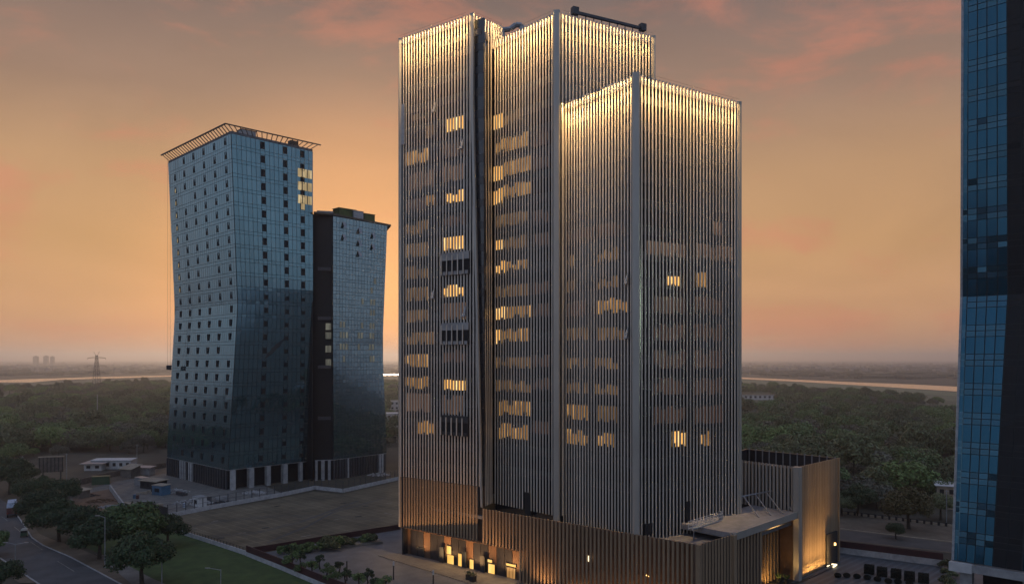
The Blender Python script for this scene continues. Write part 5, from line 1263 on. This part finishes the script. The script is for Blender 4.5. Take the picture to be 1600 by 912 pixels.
d = 205.0
rnd = random.Random(3)
while d < 1500:
    stp = 10.0 if d < 420 else (12.0 if d < 700 else 15)
    X = -1.05 * d
    while X < 1.05 * d:
        x_, y_ = X + rnd.uniform(-.45, .45) * stp, d + rnd.uniform(-.45, .45) * stp
        X += stp
        px = 800 + FPX * x_ / y_; py = 560 + CAMH * FPX / y_
        if py - 8.5 * FPX / y_ < river_low(px) + 1: continue
        if px < 640 and py > 712 + (px < 100) * 8: continue
        if 100 < px < 270 and py > 708: continue
        if px >= 640 and py > 792 + max(0, (px - 1310)) * .12: continue
        if 640 <= px <= 1140 and d < 260: continue
        if 240 <= d <= 345 and 250 < px < 640: continue
        if -80 < px < 58 and 615 < py < 628: continue
        if 1370 < px < 1510 and 635 < py < 648: continue
        if 1150 < px < 1215 and 615 < py < 640: continue
        if 1478 < px < 1500 and py > 770: continue
        if 600 < px < 630 and py > 640 and rnd.random() < .5: continue
        (pts_near if visible(px) else pts_far).append((x_, y_))
        if not visible(px) and rnd.random() < .35: pts_far.pop()
    d += stp * .95
pts_near.sort(key=lambda p: p[1])
ind = pts_near[:275]; pts_far += pts_near[275:]
KL = {'leaf_green': 'bushy mid green tree', 'leaf_olive': 'olive green tree', 'leaf_brown': 'dull brown leafed tree', 'leaf_lime': 'fresh bright green tree'}
protos = {}
for i, (x_, y_) in enumerate(ind):
    k_ = rnd.choice([0, 0, 1, 1, 2, 3, 3, 4, 5, 6, 6, 7]) if x_ < 0 else rnd.choice([0, 0, 1, 1, 2, 3, 4, 5, 3, 6, 7])
    o = link('tree', wood_meshes[k_], None, (x_, y_, 0), rnd.uniform(0, 6.3)); s = rnd.choice([.5, .62, .75, .85, 1.0, 1.1, 1.3]) * rnd.uniform(.9, 1.1); o.scale = (s, s, s * rnd.uniform(.8, 1.15))
    px = 800 + FPX * x_ / y_
    where = 'the left wood' if px < 400 else ('the tower gap' if px < 700 else 'the right wood')
    size = 'small' if s < .72 else ('large' if s > 1.0 else 'medium')
    dep = 'along the near edge of' if y_ < 300 else ('in the middle rows of' if y_ < 400 else 'in the far rows of')
    tag(o, f'{size} {KL[FKIND[k_][0]]} {dep} {where}', 'tree', f'{size} {KL[FKIND[k_][0]]}s {dep} {where}'); protos.setdefault(k_, o)
# the rest of the wood: one object, instanced on points
me = bpy.data.meshes.new('distant_wood'); me.from_pydata([(x_, y_, 0) for x_, y_ in pts_far], [], [])
wood = link('distant_wood', me); wood['kind'] = 'stuff'; wood['label'] = 'hazy mixed wood stretching from the site to the river'
ng = bpy.data.node_groups.new('wood_scatter', 'GeometryNodeTree')
ng.interface.new_socket('Geometry', in_out='INPUT', socket_type='NodeSocketGeometry'); ng.interface.new_socket('Geometry', in_out='OUTPUT', socket_type='NodeSocketGeometry')
gi, go = ng.nodes.new('NodeGroupInput'), ng.nodes.new('NodeGroupOutput')
g2i = ng.nodes.new('GeometryNodeGeometryToInstance')
for k_ in sorted(protos, reverse=True):
    oi = ng.nodes.new('GeometryNodeObjectInfo'); oi.inputs['Object'].default_value = protos[k_]; oi.transform_space = 'ORIGINAL'
    gti = ng.nodes.new('GeometryNodeGeometryToInstance'); ng.links.new(oi.outputs['Geometry'], gti.inputs[0])
    if 'jn' not in dir(): jn = ng.nodes.new('GeometryNodeJoinGeometry')
    ng.links.new(gti.outputs[0], jn.inputs[0])
ng.nodes.remove(g2i)
iop = ng.nodes.new('GeometryNodeInstanceOnPoints'); ng.links.new(gi.outputs[0], iop.inputs['Points']); ng.links.new(jn.outputs[0], iop.inputs['Instance']); iop.inputs['Pick Instance'].default_value = True
rs = ng.nodes.new('FunctionNodeRandomValue'); rs.data_type = 'FLOAT'; rs.inputs[2].default_value = .5; rs.inputs[3].default_value = 1.25; ng.links.new(rs.outputs[1], iop.inputs['Scale'])
rr_ = ng.nodes.new('FunctionNodeRandomValue'); rr_.data_type = 'FLOAT_VECTOR'; rr_.inputs[0].default_value = (0, 0, 0); rr_.inputs[1].default_value = (0, 0, 6.28)
e2r = ng.nodes.new('FunctionNodeEulerToRotation'); ng.links.new(rr_.outputs[0], e2r.inputs[0]); ng.links.new(e2r.outputs[0], iop.inputs['Rotation'])
ng.links.new(iop.outputs[0], go.inputs[0])
md = wood.modifiers.new('scatter', 'NODES'); md.node_group = ng
print('TREES', len(ind), len(pts_far))

# far bank: scrub and a low town
r = np.random.default_rng(21)
def far_boxes(n, d0, d1, s0, s1, h0, h1, lim=1.3):
    g = Geo()
    for i in range(n):
        d = 1 / r.uniform(1 / d1, 1 / d0); x = r.uniform(-lim, lim) * d * .8
        px = 800 + FPX * x / d
        if 560 + 48000 / d > np.interp(px, [0, 265, 800, 1155, 1500, 1800], [588, 583, 581, 585, 600, 612]): continue
        w = r.uniform(s0, s1); g.box((x, d, 0), (w, w * .6, r.uniform(h0, h1) * 2), r.uniform(0, 3))
    return g
tag(part('far_town', far_boxes(1500, 2300, 8000, 8, 26, 3, 11), M['far_town']), None, None, None, 'stuff')
tag(part('far_scrub', far_boxes(1800, 1500, 7000, 15, 70, 2, 6), M['leaf_brown']), None, None, None, 'stuff')
for i, (x, yt, w) in enumerate(((56, 556.5, 26), (72, 556, 24), (82, 557, 18))):
    d = 4600; c = P(x, d); z = ZY(yt, d); lb = ('faint far apartment block leftmost on the left horizon', 'faint far apartment block in the middle of the three on the horizon', 'faint narrow far apartment block rightmost on the left horizon')[i]
    t = thing('apartment_block', lb, 'apartment block', tuple(c), 'far blocks on the horizon')
    g = Geo(); g.box((c.x, c.y, z / 2), (w, 16, z), 0); part('wall', g, M['far_town'], t)
    g = Geo(); g.box((c.x, c.y, z + 2), (w * .4, 8, 4), 0); part('roof_box', g, M['far_town'], t)

# ------------------------------------------------------------------ haze
g = Geo(); g.prism([(-14200, -14200), (14200, -14200), (14200, 14200), (-14200, 14200)], -1.0, 116.0)
hz = bpy.data.materials.new('evening_haze'); hz.use_nodes = True; t = hz.node_tree; t.nodes.clear()
ho = t.nodes.new('ShaderNodeOutputMaterial'); pv = t.nodes.new('ShaderNodeVolumePrincipled'); t.links.new(pv.outputs[0], ho.inputs['Volume'])
pv.inputs['Color'].default_value = (0.96, 0.95, 0.99, 1); pv.inputs['Density'].default_value = 0.0002; pv.inputs['Anisotropy'].default_value = 0.6
o = part('haze', g, hz); o['kind'] = 'stuff'
o.display_type = 'WIRE'
